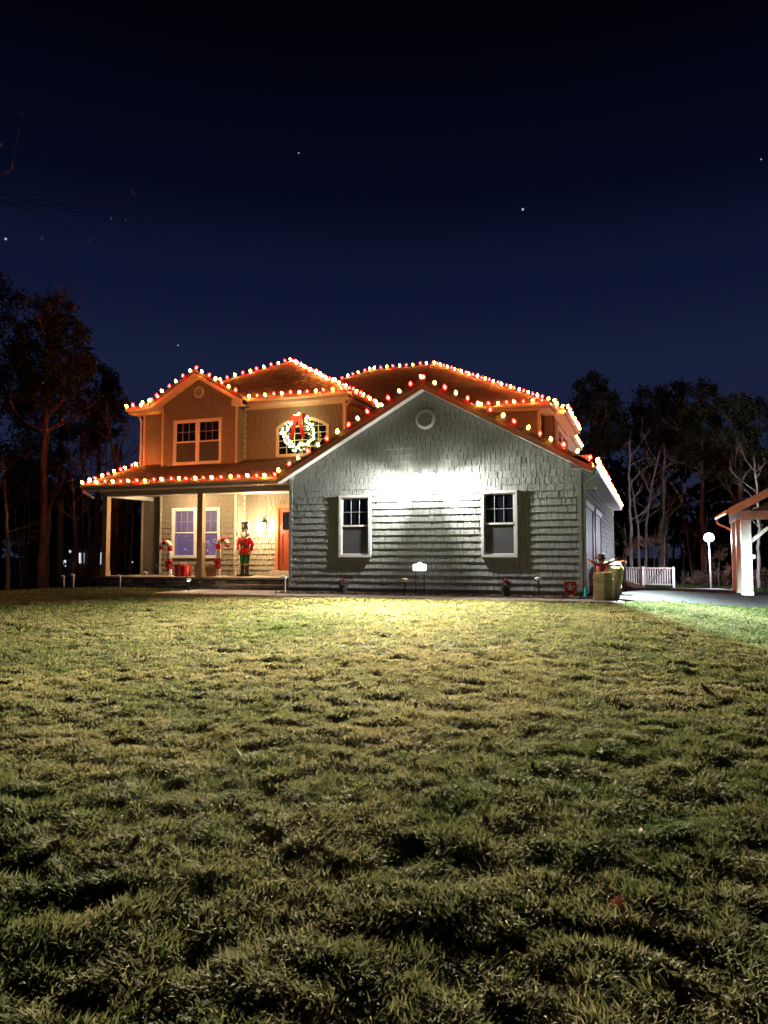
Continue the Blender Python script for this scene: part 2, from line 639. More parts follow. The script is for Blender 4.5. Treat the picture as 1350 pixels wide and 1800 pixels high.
def sheet(name, m, poly, z=0.004, thick=.05):
    """flat slab that follows the ground"""
    a = [(x, y, float(ground_z(x, y)) + z - thick) for x, y in poly]
    b = [(x, y, float(ground_z(x, y)) + z) for x, y in poly]
    o = MB().prism_pts(a, b).build(name, m)
    return props(o, kind='structure')


# walkway in separate slabs, drive, bed, patio
wk = props(bpy.data.objects.new('walkway', None), kind='structure')
COL.objects.link(wk)
xx = -3.2
mb_ = []
while xx < 8.9:
    w = 1.2
    x1 = min(xx + w, 8.95)
    y1 = -1.15 if xx > -.2 else .42
    MB().box(xx + .008, x1 - .008, -2.06, y1, -.08, .012 + random.uniform(-.003, .003)).build('paving_slab', M['concrete'], wk, bevel=.008)
    xx = x1
DX = np.linspace(9.1, 20, 10)
mb = MB()
dv = []
for x in [7.95, 8.9]:
    dv.append((x, -1.14))
near = [(7.95, -1.12), (9.0, -1.16)] + [(x, float(drive_edge_y(x)) - .38) for x in np.linspace(9.3, 15.5, 12)]
far_y = 18.0
cols = []
for (x, y0) in near + [(17, 13.5), (21, 15), (26, 16)]:
    cols.append([(x, y0 + (far_y - y0) * t, float(ground_z(x, y0 + (far_y - y0) * t)) + .012) for t in np.linspace(0, 1, 8)])
for i in range(len(cols) - 1):
    for j in range(7):
        mb.poly([cols[i][j], cols[i + 1][j], cols[i + 1][j + 1], cols[i][j + 1]])
props(mb.build('driveway', M['asphalt'], smooth=True), kind='structure')
mb = MB()
mb.box(.0, 7.9, -1.13, -.02, -.1, .02)
props(mb.build('garden_bed', M['mulch']), kind='structure')
# mulch chips
mb = MB()
for _ in range(900):
    x, y = random.uniform(.05, 7.85), random.uniform(-1.1, -.06)
    a, s = random.uniform(0, PI), random.uniform(.015, .045)
    dx, dy = math.cos(a) * s, math.sin(a) * s
    z = .022
    h = random.uniform(.008, .03)
    mb.prism_pts([(x - dx, y - dy, z), (x - dy * .4, y + dx * .4, z), (x + dx, y + dy, z)],
                 [(x - dx, y - dy, z + h), (x - dy * .4, y + dx * .4, z + h * .5), (x + dx, y + dy, z + h)])
props(mb.build('mulch_chips', M['mulch'], recalc=False), 'brown mulch chips in the bed under the garage wall', kind='stuff')


def pz(px, py, z):
    p = at(px, py, 'z', z)
    return (p.x, p.y)


mb = MB()
q = [pz(1098, 1043, -.5), pz(1172, 1046, -.5), pz(1300, 1043, -.5), pz(1262, 1036, -.57), pz(1108, 1037, -.57)]
mb.prism_pts([(x, y, float(ground_z(x, y)) - .05) for x, y in q], [(x, y, float(ground_z(x, y)) + .05) for x, y in q])
props(mb.build('patio', M['concrete']), kind='structure')
# verge of grass behind the drive
mbg = MB()
for _ in range(5200):
    px_ = random.uniform(1096, 1350)
    u = random.random()
    x, y = random.uniform(7.9, 19), random.uniform(19.2, 25.5)
    z = float(ground_z(x, y)) - .02
    a, h = random.uniform(0, 2 * PI), random.uniform(.06, .16)
    dx, dy = math.cos(a) * .02, math.sin(a) * .02
    mbg.poly([(x - dx, y - dy, z), (x + dx, y + dy, z), (x + dy * 2, y - dx * 2, z + h)])
props(mbg.build('verge_grass', M['grass'], recalc=False), 'rough grass verge behind the driveway and railing', kind='stuff')

# ------------------------------------------------------------------ the house
house = thing('house', (0, 0, 0), 'two storey shingled house with attached gabled garage and porch, roof edges strung with lights', 'house')
COURSE = .1778


def clip_poly(poly, clip):
    """Sutherland-Hodgman: clip poly by convex counter-clockwise clip polygon"""
    out = poly
    for i in range(len(clip)):
        ax, ay = clip[i]; bx, by = clip[(i + 1) % len(clip)]
        inp, out = out, []
        if not inp: return []
        def ins(p): return (bx - ax) * (p[1] - ay) - (by - ay) * (p[0] - ax) >= -1e-9
        def cut(p, q):
            d1 = (bx - ax) * (p[1] - ay) - (by - ay) * (p[0] - ax)
            d2 = (bx - ax) * (q[1] - ay) - (by - ay) * (q[0] - ax)
            t = d1 / (d1 - d2)
            return (p[0] + (q[0] - p[0]) * t, p[1] + (q[1] - p[1]) * t)
        for k in range(len(inp)):
            p, q = inp[k], inp[(k + 1) % len(inp)]
            if ins(p):
                out.append(p)
                if not ins(q): out.append(cut(p, q))
            elif ins(q): out.append(cut(p, q))
    return out


def siding(parent, F, outline, holes, m, mpiece=None, n_parts=0, near=None, seed=1, thick=.029):
    """courses of staggered shingles over a convex outline, left out where windows and doors stand"""
    rnd = random.Random(seed)
    z_lo = min(z for u, z in outline); z_hi = max(z for u, z in outline)
    u_lo = min(u for u, z in outline); u_hi = max(u for u, z in outline)
    pieces = []
    k = 0
    while z_lo + k * COURSE < z_hi - .01:
        za = z_lo + k * COURSE
        zb = min(za + COURSE, z_hi)
        cuts = sorted({za, zb} | {z for h in holes for z in (h[2], h[3]) if za < z < zb})
        u = u_lo - rnd.uniform(0, .15)
        proud = rnd.uniform(-.001, .001)
        while u < u_hi:
            w = rnd.choice([.105, .125, .145, .165, .19, .22])
            jog = rnd.uniform(-.003, .003)
            dz = rnd.uniform(-.003, .003)
            for c0, c1 in zip(cuts[:-1], cuts[1:]):
                segs = [(u + .006, u + w - .006)]
                for h in holes:
                    if h[2] < c1 - 1e-6 and h[3] > c0 + 1e-6:
                        new = []
                        for s0, s1 in segs:
                            if h[1] <= s0 or h[0] >= s1: new.append((s0, s1)); continue
                            if h[0] > s0: new.append((s0, h[0]))
                            if h[1] < s1: new.append((h[1], s1))
                        segs = new
                for s0, s1 in segs:
                    if s1 - s0 < .012: continue
                    lo = c0 + (dz if c0 == za and k else 0)
                    pl = clip_poly([(s0, lo), (s1, lo), (s1, c1), (s0, c1)], outline)
                    if len(pl) >= 3:
                        uu = [p[0] for p in pl]; zz = [p[1] for p in pl]
                        if max(uu) - min(uu) > .01 and max(zz) - min(zz) > .01:
                            pieces.append((pl, za, jog + proud))
            u += w
        k += 1
    def front_d(za, j):
        return lambda z: max(.003, thick * (1 - (z - za) / COURSE * .80) + j)
    singles = set()
    if n_parts:
        order = sorted(range(len(pieces)), key=lambda i: near(sum(p[0] for p in pieces[i][0]) / len(pieces[i][0]), pieces[i][1]))
        singles = set(order[:n_parts])
    mb = MB()
    for i, (pl, za, j) in enumerate(pieces):
        if i in singles:
            MB().fprism(F, pl, 0.0, front_d(za, j)).build('shingle', mpiece, parent)
        else:
            mb.fprism(F, pl, 0.0, front_d(za, j))
    if mb.v:
        o = mb.build('shingle_siding', m, parent, kind='stuff')
    return len(pieces)


def window(F, u0, u1, z0, z1, units=1, blinds=False, trim=None, cols=3, tw=.075, screen=True):
    """double hung window(s): trim, sashes, six small panes above, insect screen below"""
    trim = trim or M['trim']
    w = MB()
    o, i_ = .072, .03
    w.fbox(F, u0, u0 + tw, z0 + tw * .9, z1 - tw, .0, o).fbox(F, u1 - tw, u1, z0 + tw * .9, z1 - tw, .0, o)
    w.fbox(F, u0, u1, z1 - tw, z1, .0, o + .008).fbox(F, u0, u1, z0, z0 + tw * .9, .0, o + .012)
    win = w.build('window', trim, house, bevel=.004)
    a0, a1 = u0 + tw, u1 - tw
    mw = .10
    span = (a1 - a0 - mw * (units - 1)) / units
    if units == 2:
        MB().fbox(F, a0 + span, a0 + span + mw, z0 + tw * .9, z1 - tw, .0, o - .004).build('mullion', trim, win)
    b0, b1 = z0 + tw * .9, z1 - tw
    mid = (b0 + b1) / 2
    for k in range(units):
        s0 = a0 + k * (span + mw); s1 = s0 + span
        fr = .035
        sash = MB()
        sash.fbox(F, s0, s0 + fr, mid, b1, .004, .036).fbox(F, s1 - fr, s1, mid, b1, .004, .036)
        sash.fbox(F, s0 + fr, s1 - fr, b1 - fr, b1, .004, .036).fbox(F, s0 + fr, s1 - fr, mid - .012, mid + fr, .004, .041)
        sash.fbox(F, s0, s0 + fr * .7, b0, mid - .012, .003, .026).fbox(F, s1 - fr * .7, s1, b0, mid - .012, .003, .026)
        sash.fbox(F, s0 + fr * .7, s1 - fr * .7, b0, b0 + fr, .003, .026)
        sash.build('sash', trim, win)
        g0, g1, h0, h1 = s0 + fr, s1 - fr, mid + fr, b1 - fr
        bars = MB()
        cw = (g1 - g0) / cols
        ch = (h1 - h0) / 2
        bw = .008
        for c in range(1, cols):
            bars.fbox(F, g0 + c * cw - bw, g0 + c * cw + bw, h0, h1, .017, .031)
        for c in range(cols):
            bars.fbox(F, g0 + c * cw + (bw if c else 0), g0 + (c + 1) * cw - (bw if c < cols - 1 else 0), h0 + ch - bw, h0 + ch + bw, .017, .029)
        bars.build('muntin', M['muntin'], win)
        if blinds:
            bl = MB()
            z = b0 + .02
            while z < b1 - .03:
                bl.prism_pts([F.p(s0 + .02, z, .006), F.p(s1 - .02, z, .006), F.p(s1 - .02, z + .037, .002), F.p(s0 + .02, z + .037, .002)],
                             [F.p(s0 + .02, z, .008), F.p(s1 - .02, z, .008), F.p(s1 - .02, z + .037, .004), F.p(s0 + .02, z + .037, .004)])
                z += .05
            bl.build('blind', M['blind'], win)
            MB().fbox(F, s0 + .01, s1 - .01, b0 + .01, b1 - .01, -.03, .0012).build('lit_room', M['purple'], win)
            for _ in range(16):
                uu, zz = random.uniform(s0 + .08, s1 - .08), random.uniform(b0 + .08, b0 + .9)
                if k == 0 and _ > 2: continue
                p = F.p(uu, zz, .013)
                MB().ball(p, .009, 6, 4).build('fairy_light', M['fairy'], win)
            gl = M['clear']
        else:
            gl = M['glass']
        for c in range(cols):
            for r_ in range(2):
                MB().fbox(F, g0 + c * cw + bw * .5, g0 + (c + 1) * cw - bw * .5, h0 + r_ * ch + bw * .5, h0 + (r_ + 1) * ch - bw * .5, .0115, .0145).build('pane', gl, win)
        if blinds:
            MB().fbox(F, s0 + fr * .7, s1 - fr * .7, b0 + fr, mid - .012, .0105, .0135).build('pane', gl, win)
        else:
            MB().fbox(F, s0 + fr * .7, s1 - fr * .7, b0 + fr, mid - .012, .008, .016).build('screen', M['screen'], win)
    return win


def clear_glass():
    m, n, l, b = new_mat('clear_glass')
    n.remove(b)
    t = n.new('ShaderNodeBsdfTransparent')
    g = n.new('ShaderNodeBsdfGlossy')
    g.inputs['Roughness'].default_value = .03
    mx = n.new('ShaderNodeMixShader')
    mx.inputs[0].default_value = .08
    l.new(t.outputs[0], mx.inputs[1]); l.new(g.outputs[0], mx.inputs[2])
    l.new(mx.outputs[0], n['Material Output'].inputs['Surface'])
    return m


M['clear'] = clear_glass()
M['fairy'] = emit('blue_fairy_light', (.25, .35, 1), 5)

GP = .553            # garage roof pitch
GX0, GX1 = 0.0, 7.92
GR = 3.96
GT = 5.50            # wall apex
FG = front(0.0)
# solid bodies behind the siding --------------------------------------------------
mb = MB()
gable = [(GX0, -.6), (GX1, -.6), (GX1, 3.30), (GR, 3.30 + (GR) * GP), (GX0, 3.30)]
mb.fprism(front(.001), gable, 0.0, -7.4)
wall_g = mb.build('wall', M['wall_base'], house)
wall_g['label'] = 'grey green shingled gable wall of the garage'
MB().box(4.2, 7.9, 7.3, 17.3, -.8, 3.25).build('wall', M['wall_base'], house)
wall_main = MB().box(-7.6, 5.98, 7.28, 17.9, -.9, 6.2).build('wall', M['wall_base'], house)
wall_wing = MB().box(-7.6, .25, 3.352, 7.4, -.7, 6.2).build('wall', M['wall_base'], house)
wall_wing['label'] = 'tan shingled wall behind the porch'
BX0, BX1 = -6.5, -3.48
mb = MB()
mb.fprism(front(2.902), [(BX0, -.5), (BX1, -.5), (BX1, 6.32), ((BX0 + BX1) / 2, 6.32 + .565 * (BX1 - BX0) / 2), (BX0, 6.32)], 0, -.44)
wall_bay = mb.build('wall', M['wall_base'], house)
wall_bay['label'] = 'tan shingled gable wall of the two storey bay'
wall_bump = MB().box(5.9, 6.35, 8.3, 12.9, 3.5, 6.2).build('wall', M['wall_base'], house)

# garage front siding: the 300 nearest shingles are single parts
w1 = (1.50, 2.44, .965, 2.655)
w2 = (5.45, 6.38, .965, 2.665)
vent_c = (3.97, 4.62)
outl = [(GX0 + .06, .135), (GX1 - .06, .135), (GX1 - .06, 3.28), (GR, 3.30 + GR * GP - .06), (GX0 + .06, 3.28)]
holes = [w1, w2]
siding(wall_g, FG, outl, holes, M['siding'], M['siding_piece'], 300,
       near=lambda u, z: (u - 9.48) ** 2 + .6 * (z - 1.4) ** 2, seed=3)
window(FG, *w1)
window(FG, *w2)
# foundation strip, corner boards
MB().box(.02, 7.90, -.008, .05, -.6, .132).build('foundation', M['foundation'], house)
MB().fbox(FG, -.03, .062, .135, 3.15, -.05, .036).build('corner_board', M['corner'], house, bevel=.004)
MB().fbox(FG, GX1 - .062, GX1 + .03, .135, 3.15, -.05, .036).build('corner_board', M['corner'], house, bevel=.004)


def gable_vent(F, u, z, r, m):
    mb = MB()
    seg = 28
    for i in range(seg):
        a, b = 2 * PI * i / seg, 2 * PI * (i + 1) / seg
        ring = lambda q, rr, d: F.p(u + rr * math.cos(q), z + rr * math.sin(q), d)
        mb.prism_pts([ring(a, r, .0), ring(b, r, .0), ring(b, r * .70, .0), ring(a, r * .70, .0)],
                     [ring(a, r, .045), ring(b, r, .045), ring(b, r * .74, .06), ring(a, r * .74, .06)])
    v = mb.build('gable_vent', m, house, smooth=False)
    MB().fprism(F, [(u + r * .72 * math.cos(2 * PI * i / 24), z + r * .72 * math.sin(2 * PI * i / 24)) for i in range(24)], .0, .02).build('backing', M['screen'], v)
    n = 6
    for k in range(n):
        zz = -r * .66 + (k + .5) * (r * 1.32 / n)
        hw = math.sqrt(max(0, (r * .70) ** 2 - zz * zz))
        h = r * .62 / n
        MB().prism_pts([F.p(u - hw, z + zz - h * .6, .024), F.p(u + hw, z + zz - h * .6, .024), F.p(u + hw, z + zz + h, .024), F.p(u - hw, z + zz + h, .024)],
                       [F.p(u - hw, z + zz - h, .055), F.p(u + hw, z + zz - h, .055), F.p(u + hw, z + zz + h * .2, .04), F.p(u - hw, z + zz + h * .2, .04)]).build('louver', m, v)


gable_vent(FG, *vent_c, .27, M['trim'])

# roofs --------------------------------------------------------------------------
def slab(pts, t=.13, name='roof', m=None, label=None, courses=0):
    a = [Vector(p) for p in pts]
    o = MB().prism_pts([p - Vector((0, 0, t)) for p in a], a).build(name, m or M['roof'], house)
    if label: o['label'] = label
    if courses: roof_courses(o, pts, courses)
    return o


def roof_courses(root, pts, seed=1, expo=.145):
    """overlapping asphalt shingle tabs laid over one roof plane"""
    rnd = random.Random(seed)
    P = [Vector(p) for p in pts]
    n = (P[1] - P[0]).cross(P[2] - P[0]).normalized()
    if n.z < 0: n = -n
    U = Vector((-n.y, n.x, 0)).normalized()
    V = n.cross(U).normalized()
    if V.z < 0: V, U = -V, -U
    q = [((p - P[0]).dot(U), (p - P[0]).dot(V)) for p in P]
    area = sum(q[i][0] * q[(i + 1) % len(q)][1] - q[(i + 1) % len(q)][0] * q[i][1] for i in range(len(q)))
    if area < 0: q = q[::-1]
    u0, u1 = min(a for a, b in q), max(a for a, b in q)
    v0, v1 = min(b for a, b in q), max(b for a, b in q)
    mb = MB()
    v = v0
    while v < v1:
        u = u0 - rnd.uniform(0, .3)
        while u < u1:
            w = rnd.choice([.17, .25, .32])
            t = rnd.choice([.008, .011, .018])
            pl = clip_poly([(u + .003, v), (u + w - .003, v), (u + w - .003, v + expo), (u + .003, v + expo)], q)
            if len(pl) >= 3:
                lo = [P[0] + U * a + V * b - n * .004 for a, b in pl]
                hi = [P[0] + U * a + V * b + n * max(.003, t * (1 - .75 * (b - v) / expo)) for a, b in pl]
                mb.prism_pts(lo, hi)
            u += w
        v += expo
    mb.build('shingle_courses', M['roof'], root, recalc=False, kind='stuff')


gx0, gx1 = -.28, 8.22
gz = lambda x: 5.62 - GP * abs(x - GR)
slab([(gx0, -.30, gz(gx0)), (GR, -.30, 5.62), (GR, 7.26, 5.62), (gx0, 7.26, gz(gx0))])
slab([(GR, -.30, 5.62), (gx1, -.30, gz(gx1)), (gx1, 17.4, gz(gx1)), (GR, 17.4, 5.62)])


def rake(F, u0, z0, u1, z1, d0, d1, h, m=M['trim'], name='rake_board'):
    return MB().fprism(F, [(u0, z0 - h), (u1, z1 - h), (u1, z1), (u0, z0)], d0, d1).build(name, m, house)


FR = front(0.0)
# brown drip edge above, white rake board below, on both slopes
rake(FR, gx0, gz(gx0) - .10, GR, 5.62 - .10, .302, .322, .15, M['brownfascia'] if 'brownfascia' in M else M['post'], 'fascia')
rake(FR, GR, 5.62 - .10, gx1, gz(gx1) - .10, .302, .322, .15, M['post'], 'fascia')
# soffit of the rakes
MB().prism_pts([(gx0, -.30, gz(gx0) - .24), (GR, -.30, 5.38), (GR, -.03, 5.38), (gx0, -.03, gz(gx0) - .24)],
               [(gx0, -.30, gz(gx0) - .21), (GR, -.30, 5.41), (GR, -.03, 5.41), (gx0, -.03, gz(gx0) - .21)]).build('soffit', M['trim'], house)
MB().prism_pts([(GR, -.30, 5.38), (gx1, -.30, gz(gx1) - .24), (gx1, -.03, gz(gx1) - .24), (GR, -.03, 5.38)],
               [(GR, -.30, 5.41), (gx1, -.30, gz(gx1) - .21), (gx1, -.03, gz(gx1) - .21), (GR, -.03, 5.41)]).build('soffit', M['trim'], house)
rake(FR, -.02, 3.43, GR, 3.43 + (GR + .02) * GP, .0, .045, .17)
rake(FR, GR, 3.43 + GR * GP, 7.80, 3.43 + GR * GP - (7.80 - GR) * GP, .0, .045, .10)
# cornice returns
MB().fbox(FR, -.03, .10, 3.15, 3.44, .0, .047).build('cornice_return', M['trim'], house)
MB().fbox(FR, 7.72, 8.16, 3.16, 3.44, .0, .30).build('cornice_return', M['trim'], house, bevel=.006)
MB().fbox(FR, 7.74, 8.20, 3.12, 3.157, -.02, .32).build('cornice_return', M['trim'], house)


def gutter(p0, p1, out, m=None, s=.125):
    """hollow-looking K gutter: back, floor and rolled front"""
    p0, p1, out = Vector(p0), Vector(p1), Vector(out)
    z = Vector((0, 0, 1))
    prof = [(0, 0), (.09, 0), (.125, .05), (.125, .115), (.11, .115), (.11, .055), (.08, .014), (.012, .014), (.012, .115), (0, .115)]
    a = [p0 + out * x + z * (y - .115) for x, y in prof]
    b = [p1 + out * x + z * (y - .115) for x, y in prof]
    return MB().prism_pts(a, b).build('gutter', m or M['trim'], house)


def downspout(pts, m=None, r=.042):
    mb = MB()
    for a, b in zip(pts[:-1], pts[1:]):
        mb.tube([a, b], r, 4)
    for p in pts[1:-1]:
        mb.ball(p, r * 1.05, 6, 4)
    return mb.build('downspout', m or M['trim'], house)


# right eave of garage
gutter((gx1 + .002, -.30, gz(gx1) - .02), (gx1 + .002, 17.4, gz(gx1) - .02), (1, 0, 0))
MB().box(7.93, gx1, -.02, 17.38, 3.13, 3.16).build('soffit', M['trim'], house)
downspout([(8.29, .25, 3.13), (8.24, .20, 3.02), (7.99, .08, 2.80), (7.99, .08, .22), (8.02, .04, .10)])
MB().lathe([(.055, 0), (.055, .22), (.04, .24)], (8.02, .0, 0), 12).build('downspout_boot', M['teal'], house)
# porch side eave of the garage roof is buried in the porch roof

# main hip roof
ME = 6.27
HP = .565
slab([(-8.02, 6.85, ME), (6.40, 6.85, ME), (.65, 12.6, ME + 5.75 * HP), (-2.27, 12.6, ME + 5.75 * HP)], courses=45)
slab([(6.40, 6.85, ME), (6.40, 18.35, ME), (.65, 12.6, ME + 5.75 * HP)])
slab([(6.40, 18.35, ME), (-8.02, 18.35, ME), (-2.27, 12.6, ME + 5.75 * HP), (.65, 12.6, ME + 5.75 * HP)])
slab([(-8.02, 18.35, ME), (-8.02, 6.85, ME), (-2.27, 12.6, ME + 5.75 * HP)])
# front wing hip roof
WX0, WX1, WY = -8.02, .55, 2.95
wc = (WX0 + WX1) / 2
wh = (WX1 - WX0) / 2
WP = (wc, WY + wh, ME + wh * HP)
WB = (wc, 6.85 + wh, ME + wh * HP)
slab([(WX0, WY, ME), (WX1, WY, ME), WP], courses=45)
slab([(WX1, WY, ME), (WX1, 6.85, ME), WB, WP], courses=3)
slab([(WX0, 6.85, ME), (WX0, WY, ME), WP, WB])
# bay gable roof
bx = (BX0 + BX1) / 2
BZ = 7.34
bh = 1.86
by1 = WY + (BZ - ME) / HP
slab([(bx - bh, 2.58, BZ - bh * HP), (bx, 2.58, BZ), (bx, by1, BZ), (bx - bh, 3.0, BZ - bh * HP)], courses=12)
slab([(bx, 2.58, BZ), (bx + bh, 2.58, BZ - bh * HP), (bx + bh, 3.0, BZ - bh * HP), (bx, by1, BZ)])
FB = front(2.9)
CT = M['cream_trim']
for sgn in (-1, 1):
    e = bx + sgn * bh
    pts = [(e, BZ - bh * HP - .11), (bx, BZ - .11)]
    if sgn > 0: pts = pts[::-1]
    rake(FB, pts[0][0], pts[0][1], pts[1][0], pts[1][1], .0, .335, .13, CT)
    e2 = bx + sgn * (BX1 - BX0) / 2
    MB().fbox(FB, min(e, e2 - sgn * .06), max(e, e2 - sgn * .06), 6.02, 6.22, .0, .31).build('cornice_return', CT, house, bevel=.006)
# bump roof on the right flank
slab([(6.74, 8.0, 6.24), (6.74, 13.1, 6.24), (5.9, 13.1, 6.70), (5.9, 8.0, 6.70)])
# porch shed roof
PX0 = -7.75
slab([(PX0, .50, 3.30), (.22, .50, 3.30), (.22, 3.40, 4.29), (PX0, 3.40, 4.29)], courses=37)

# eave trims: soffit slabs and gutters
def eave_front(x0, x1, y, zt, depth=.42, m=None):
    MB().box(x0 + .02, x1 - .02, y + .012, y + depth, zt - .20, zt - .165).build('soffit', m or CT, house)
    gutter((x0, y - .001, zt - .005), (x1, y - .001, zt - .005), (0, -1, 0), m or CT)
    MB().box(x0 + .02, x1 - .02, y + .001, y + .010, zt - .2, zt - .132).build('fascia', m or CT, house)


eave_front(-8.02, bx - bh - .02, WY, ME)
eave_front(bx + bh - .1, WX1, WY, ME)
eave_front(WX1, 6.40, 6.85, ME)
MB().box(.26, WX1 - .01, WY + .45, 6.83, ME - .20, ME - .165).build('soffit', CT, house)
gutter((WX1, WY, ME - .005), (WX1, 6.84, ME - .005), (1, 0, 0), CT)
MB().box(5.98, 6.39, 7.30, 18.2, ME - .20, ME - .165).build('soffit', CT, house)
gutter((6.40, 6.85, ME - .005), (6.40, 7.98, ME - .005), (1, 0, 0), CT)
gutter((6.40, 13.12, ME - .005), (6.40, 18.35, ME - .005), (1, 0, 0), CT)
MB().box(6.36, 6.73, 8.02, 13.08, 6.05, 6.09).build('soffit', CT, house)
gutter((6.74, 8.0, 6.235), (6.74, 13.1, 6.235), (1, 0, 0), CT)
MB().box(6.0, 6.74, 7.985, 7.998, 6.05, 6.20).build('fascia', CT, house)
# frieze boards under the soffits
MB().fbox(front(3.35), BX1 + .02, .25, 5.98, 6.07, .0, .032).build('frieze', CT, house)
# porch eave
eave_front(PX0, -.02, .50, 3.30, .5)
gl_ = MB().fprism(side(PX0), [(.50, 3.14), (3.36, 4.11), (3.36, 4.25), (.50, 3.28)], -.02, .0)
gl_.build('rake_board', CT, house)

# siding on the tan walls ----------------------------------------------------------
TS = M['tan_siding']
bw_ = (-5.99, -4.08, 4.14, 5.70)
lw_ = (-6.0, -4.10, .93, 2.65)
FBs = front(2.9)
outl_b = [(BX0 + .07, .36), (BX1 - .07, .36), (BX1 - .07, 6.30), (bx, 6.30 + .565 * (BX1 - BX0) / 2 - .04), (BX0 + .07, 6.30)]
siding(wall_bay, FBs, outl_b, [bw_, lw_], TS, seed=5, thick=.042)
window(FBs, *bw_, units=2, trim=M['trim'])
window(FBs, *lw_, units=2, trim=M['trim'], blinds=True)
gable_vent(FBs, bx, 6.63, .20, M['trim'])
for u in (BX0, BX1 - .075):
    MB().fbox(FBs, u, u + .075, .36, 6.08, -.02, .036).build('corner_board', CT, house)
siding(wall_bay, side(BX1), [(2.93, .36), (3.34, .36), (3.34, 6.0), (2.93, 6.0)], [], TS, seed=8)
FM = front(3.35)
aw = (-2.24, -.30, 4.30, 5.62)
dr = (-2.22, -.72, .36, 2.72)
siding(wall_wing, FM, [(BX1 + .02, .36), (.18, .36), (.18, 6.0), (BX1 + .02, 6.0)], [aw, dr], TS, seed=9, thick=.042)
siding(wall_wing, FM, [(-7.55, .36), (BX0 - .005, .36), (BX0 - .005, 6.05), (-7.55, 6.05)], [], TS, seed=10)
MB().fbox(FM, -7.63, -7.55, .36, 6.07, -.03, .036).build('corner_board', CT, house)
MB().fbox(FM, .18, .28, 3.2, 6.07, -.03, .036).build('corner_board', CT, house)
MB().fbox(FM, BX1 + .005, BX1 + .085, .36, 6.0, .0, .034).build('corner_board', CT, house)
siding(wall_wing, side(.25), [(3.42, 3.2), (7.2, 3.2), (7.2, 6.05), (3.42, 6.05)], [], TS, seed=12)
FMain = front(7.28)
siding(wall_main, FMain, [(.3, 4.2), (5.9, 4.2), (5.9, 6.05), (.3, 6.05)], [], TS, seed=13)
MB().fbox(FMain, 5.9, 6.01, 4.0, 6.07, -.03, .036).build('corner_board', CT, house)
siding(wall_bump, front(8.3), [(6.0, 4.2), (6.33, 4.2), (6.33, 6.05), (6.0, 6.05)], [], TS, seed=14)
siding(wall_bump, side(6.35), [(8.32, 4.3), (12.85, 4.3), (12.85, 6.05), (8.32, 6.05)], [(9.0, 12.2, 4.7, 5.85)], TS, seed=15)
window(side(6.35), 9.0, 12.2, 4.7, 5.85, units=2)
downspout([(.60, 3.10, 6.13), (.58, 3.10, 6.05), (.32, 3.22, 5.85), (.32, 3.22, 4.0)], CT)
downspout([(-7.82, .62, 3.17), (-7.82, .62, 3.08), (-7.56, .80, 2.88)], CT, .05)
downspout([(-7.72, 3.2, 6.05), (-7.66, 3.24, 5.85), (-7.66, 3.24, 4.3)], CT)

# right flank of the garage: siding, two garage doors, trims
FS = side(GX1)
wall_s = MB().box(7.86, 7.919, .05, 17.3, -.8, 3.2).build('wall', M['wall_base'], house)
gd = [(1.1, 3.9, -.3, 2.3), (4.9, 7.7, -.3, 2.3)]
siding(wall_s, FS, [(.08, .1), (17.2, .1), (17.2, 3.12), (.08, 3.12)], gd, M['tan_siding'], seed=16)
MB().fbox(FS, 17.2, 17.34, -.5, 3.12, -.06, .045).build('corner_board', M['trim'], house)
for (u0, u1, z0, z1) in gd:
    d = MB()
    d.fbox(FS, u0, u0 + .12, z0, z1, .0, .05).fbox(FS, u1 - .12, u1, z0, z1, .0, .05).fbox(FS, u0 - .05, u1 + .05, z1, z1 + .16, .0, .06)
    gdo = d.build('garage_door', M['trim'], house)
    for r_ in range(4):
        for c in range(4):
            ph = (z1 - z0) / 4
            pw = (u1 - u0 - .24) / 4
            a0, b0 = u0 + .12 + c * pw, z0 + r_ * ph
            MB().fbox(FS, a0 + .004, a0 + pw - .004, b0 + .004, b0 + ph - .004, -.02, .012).build('panel', M['garage_panel'], gdo)

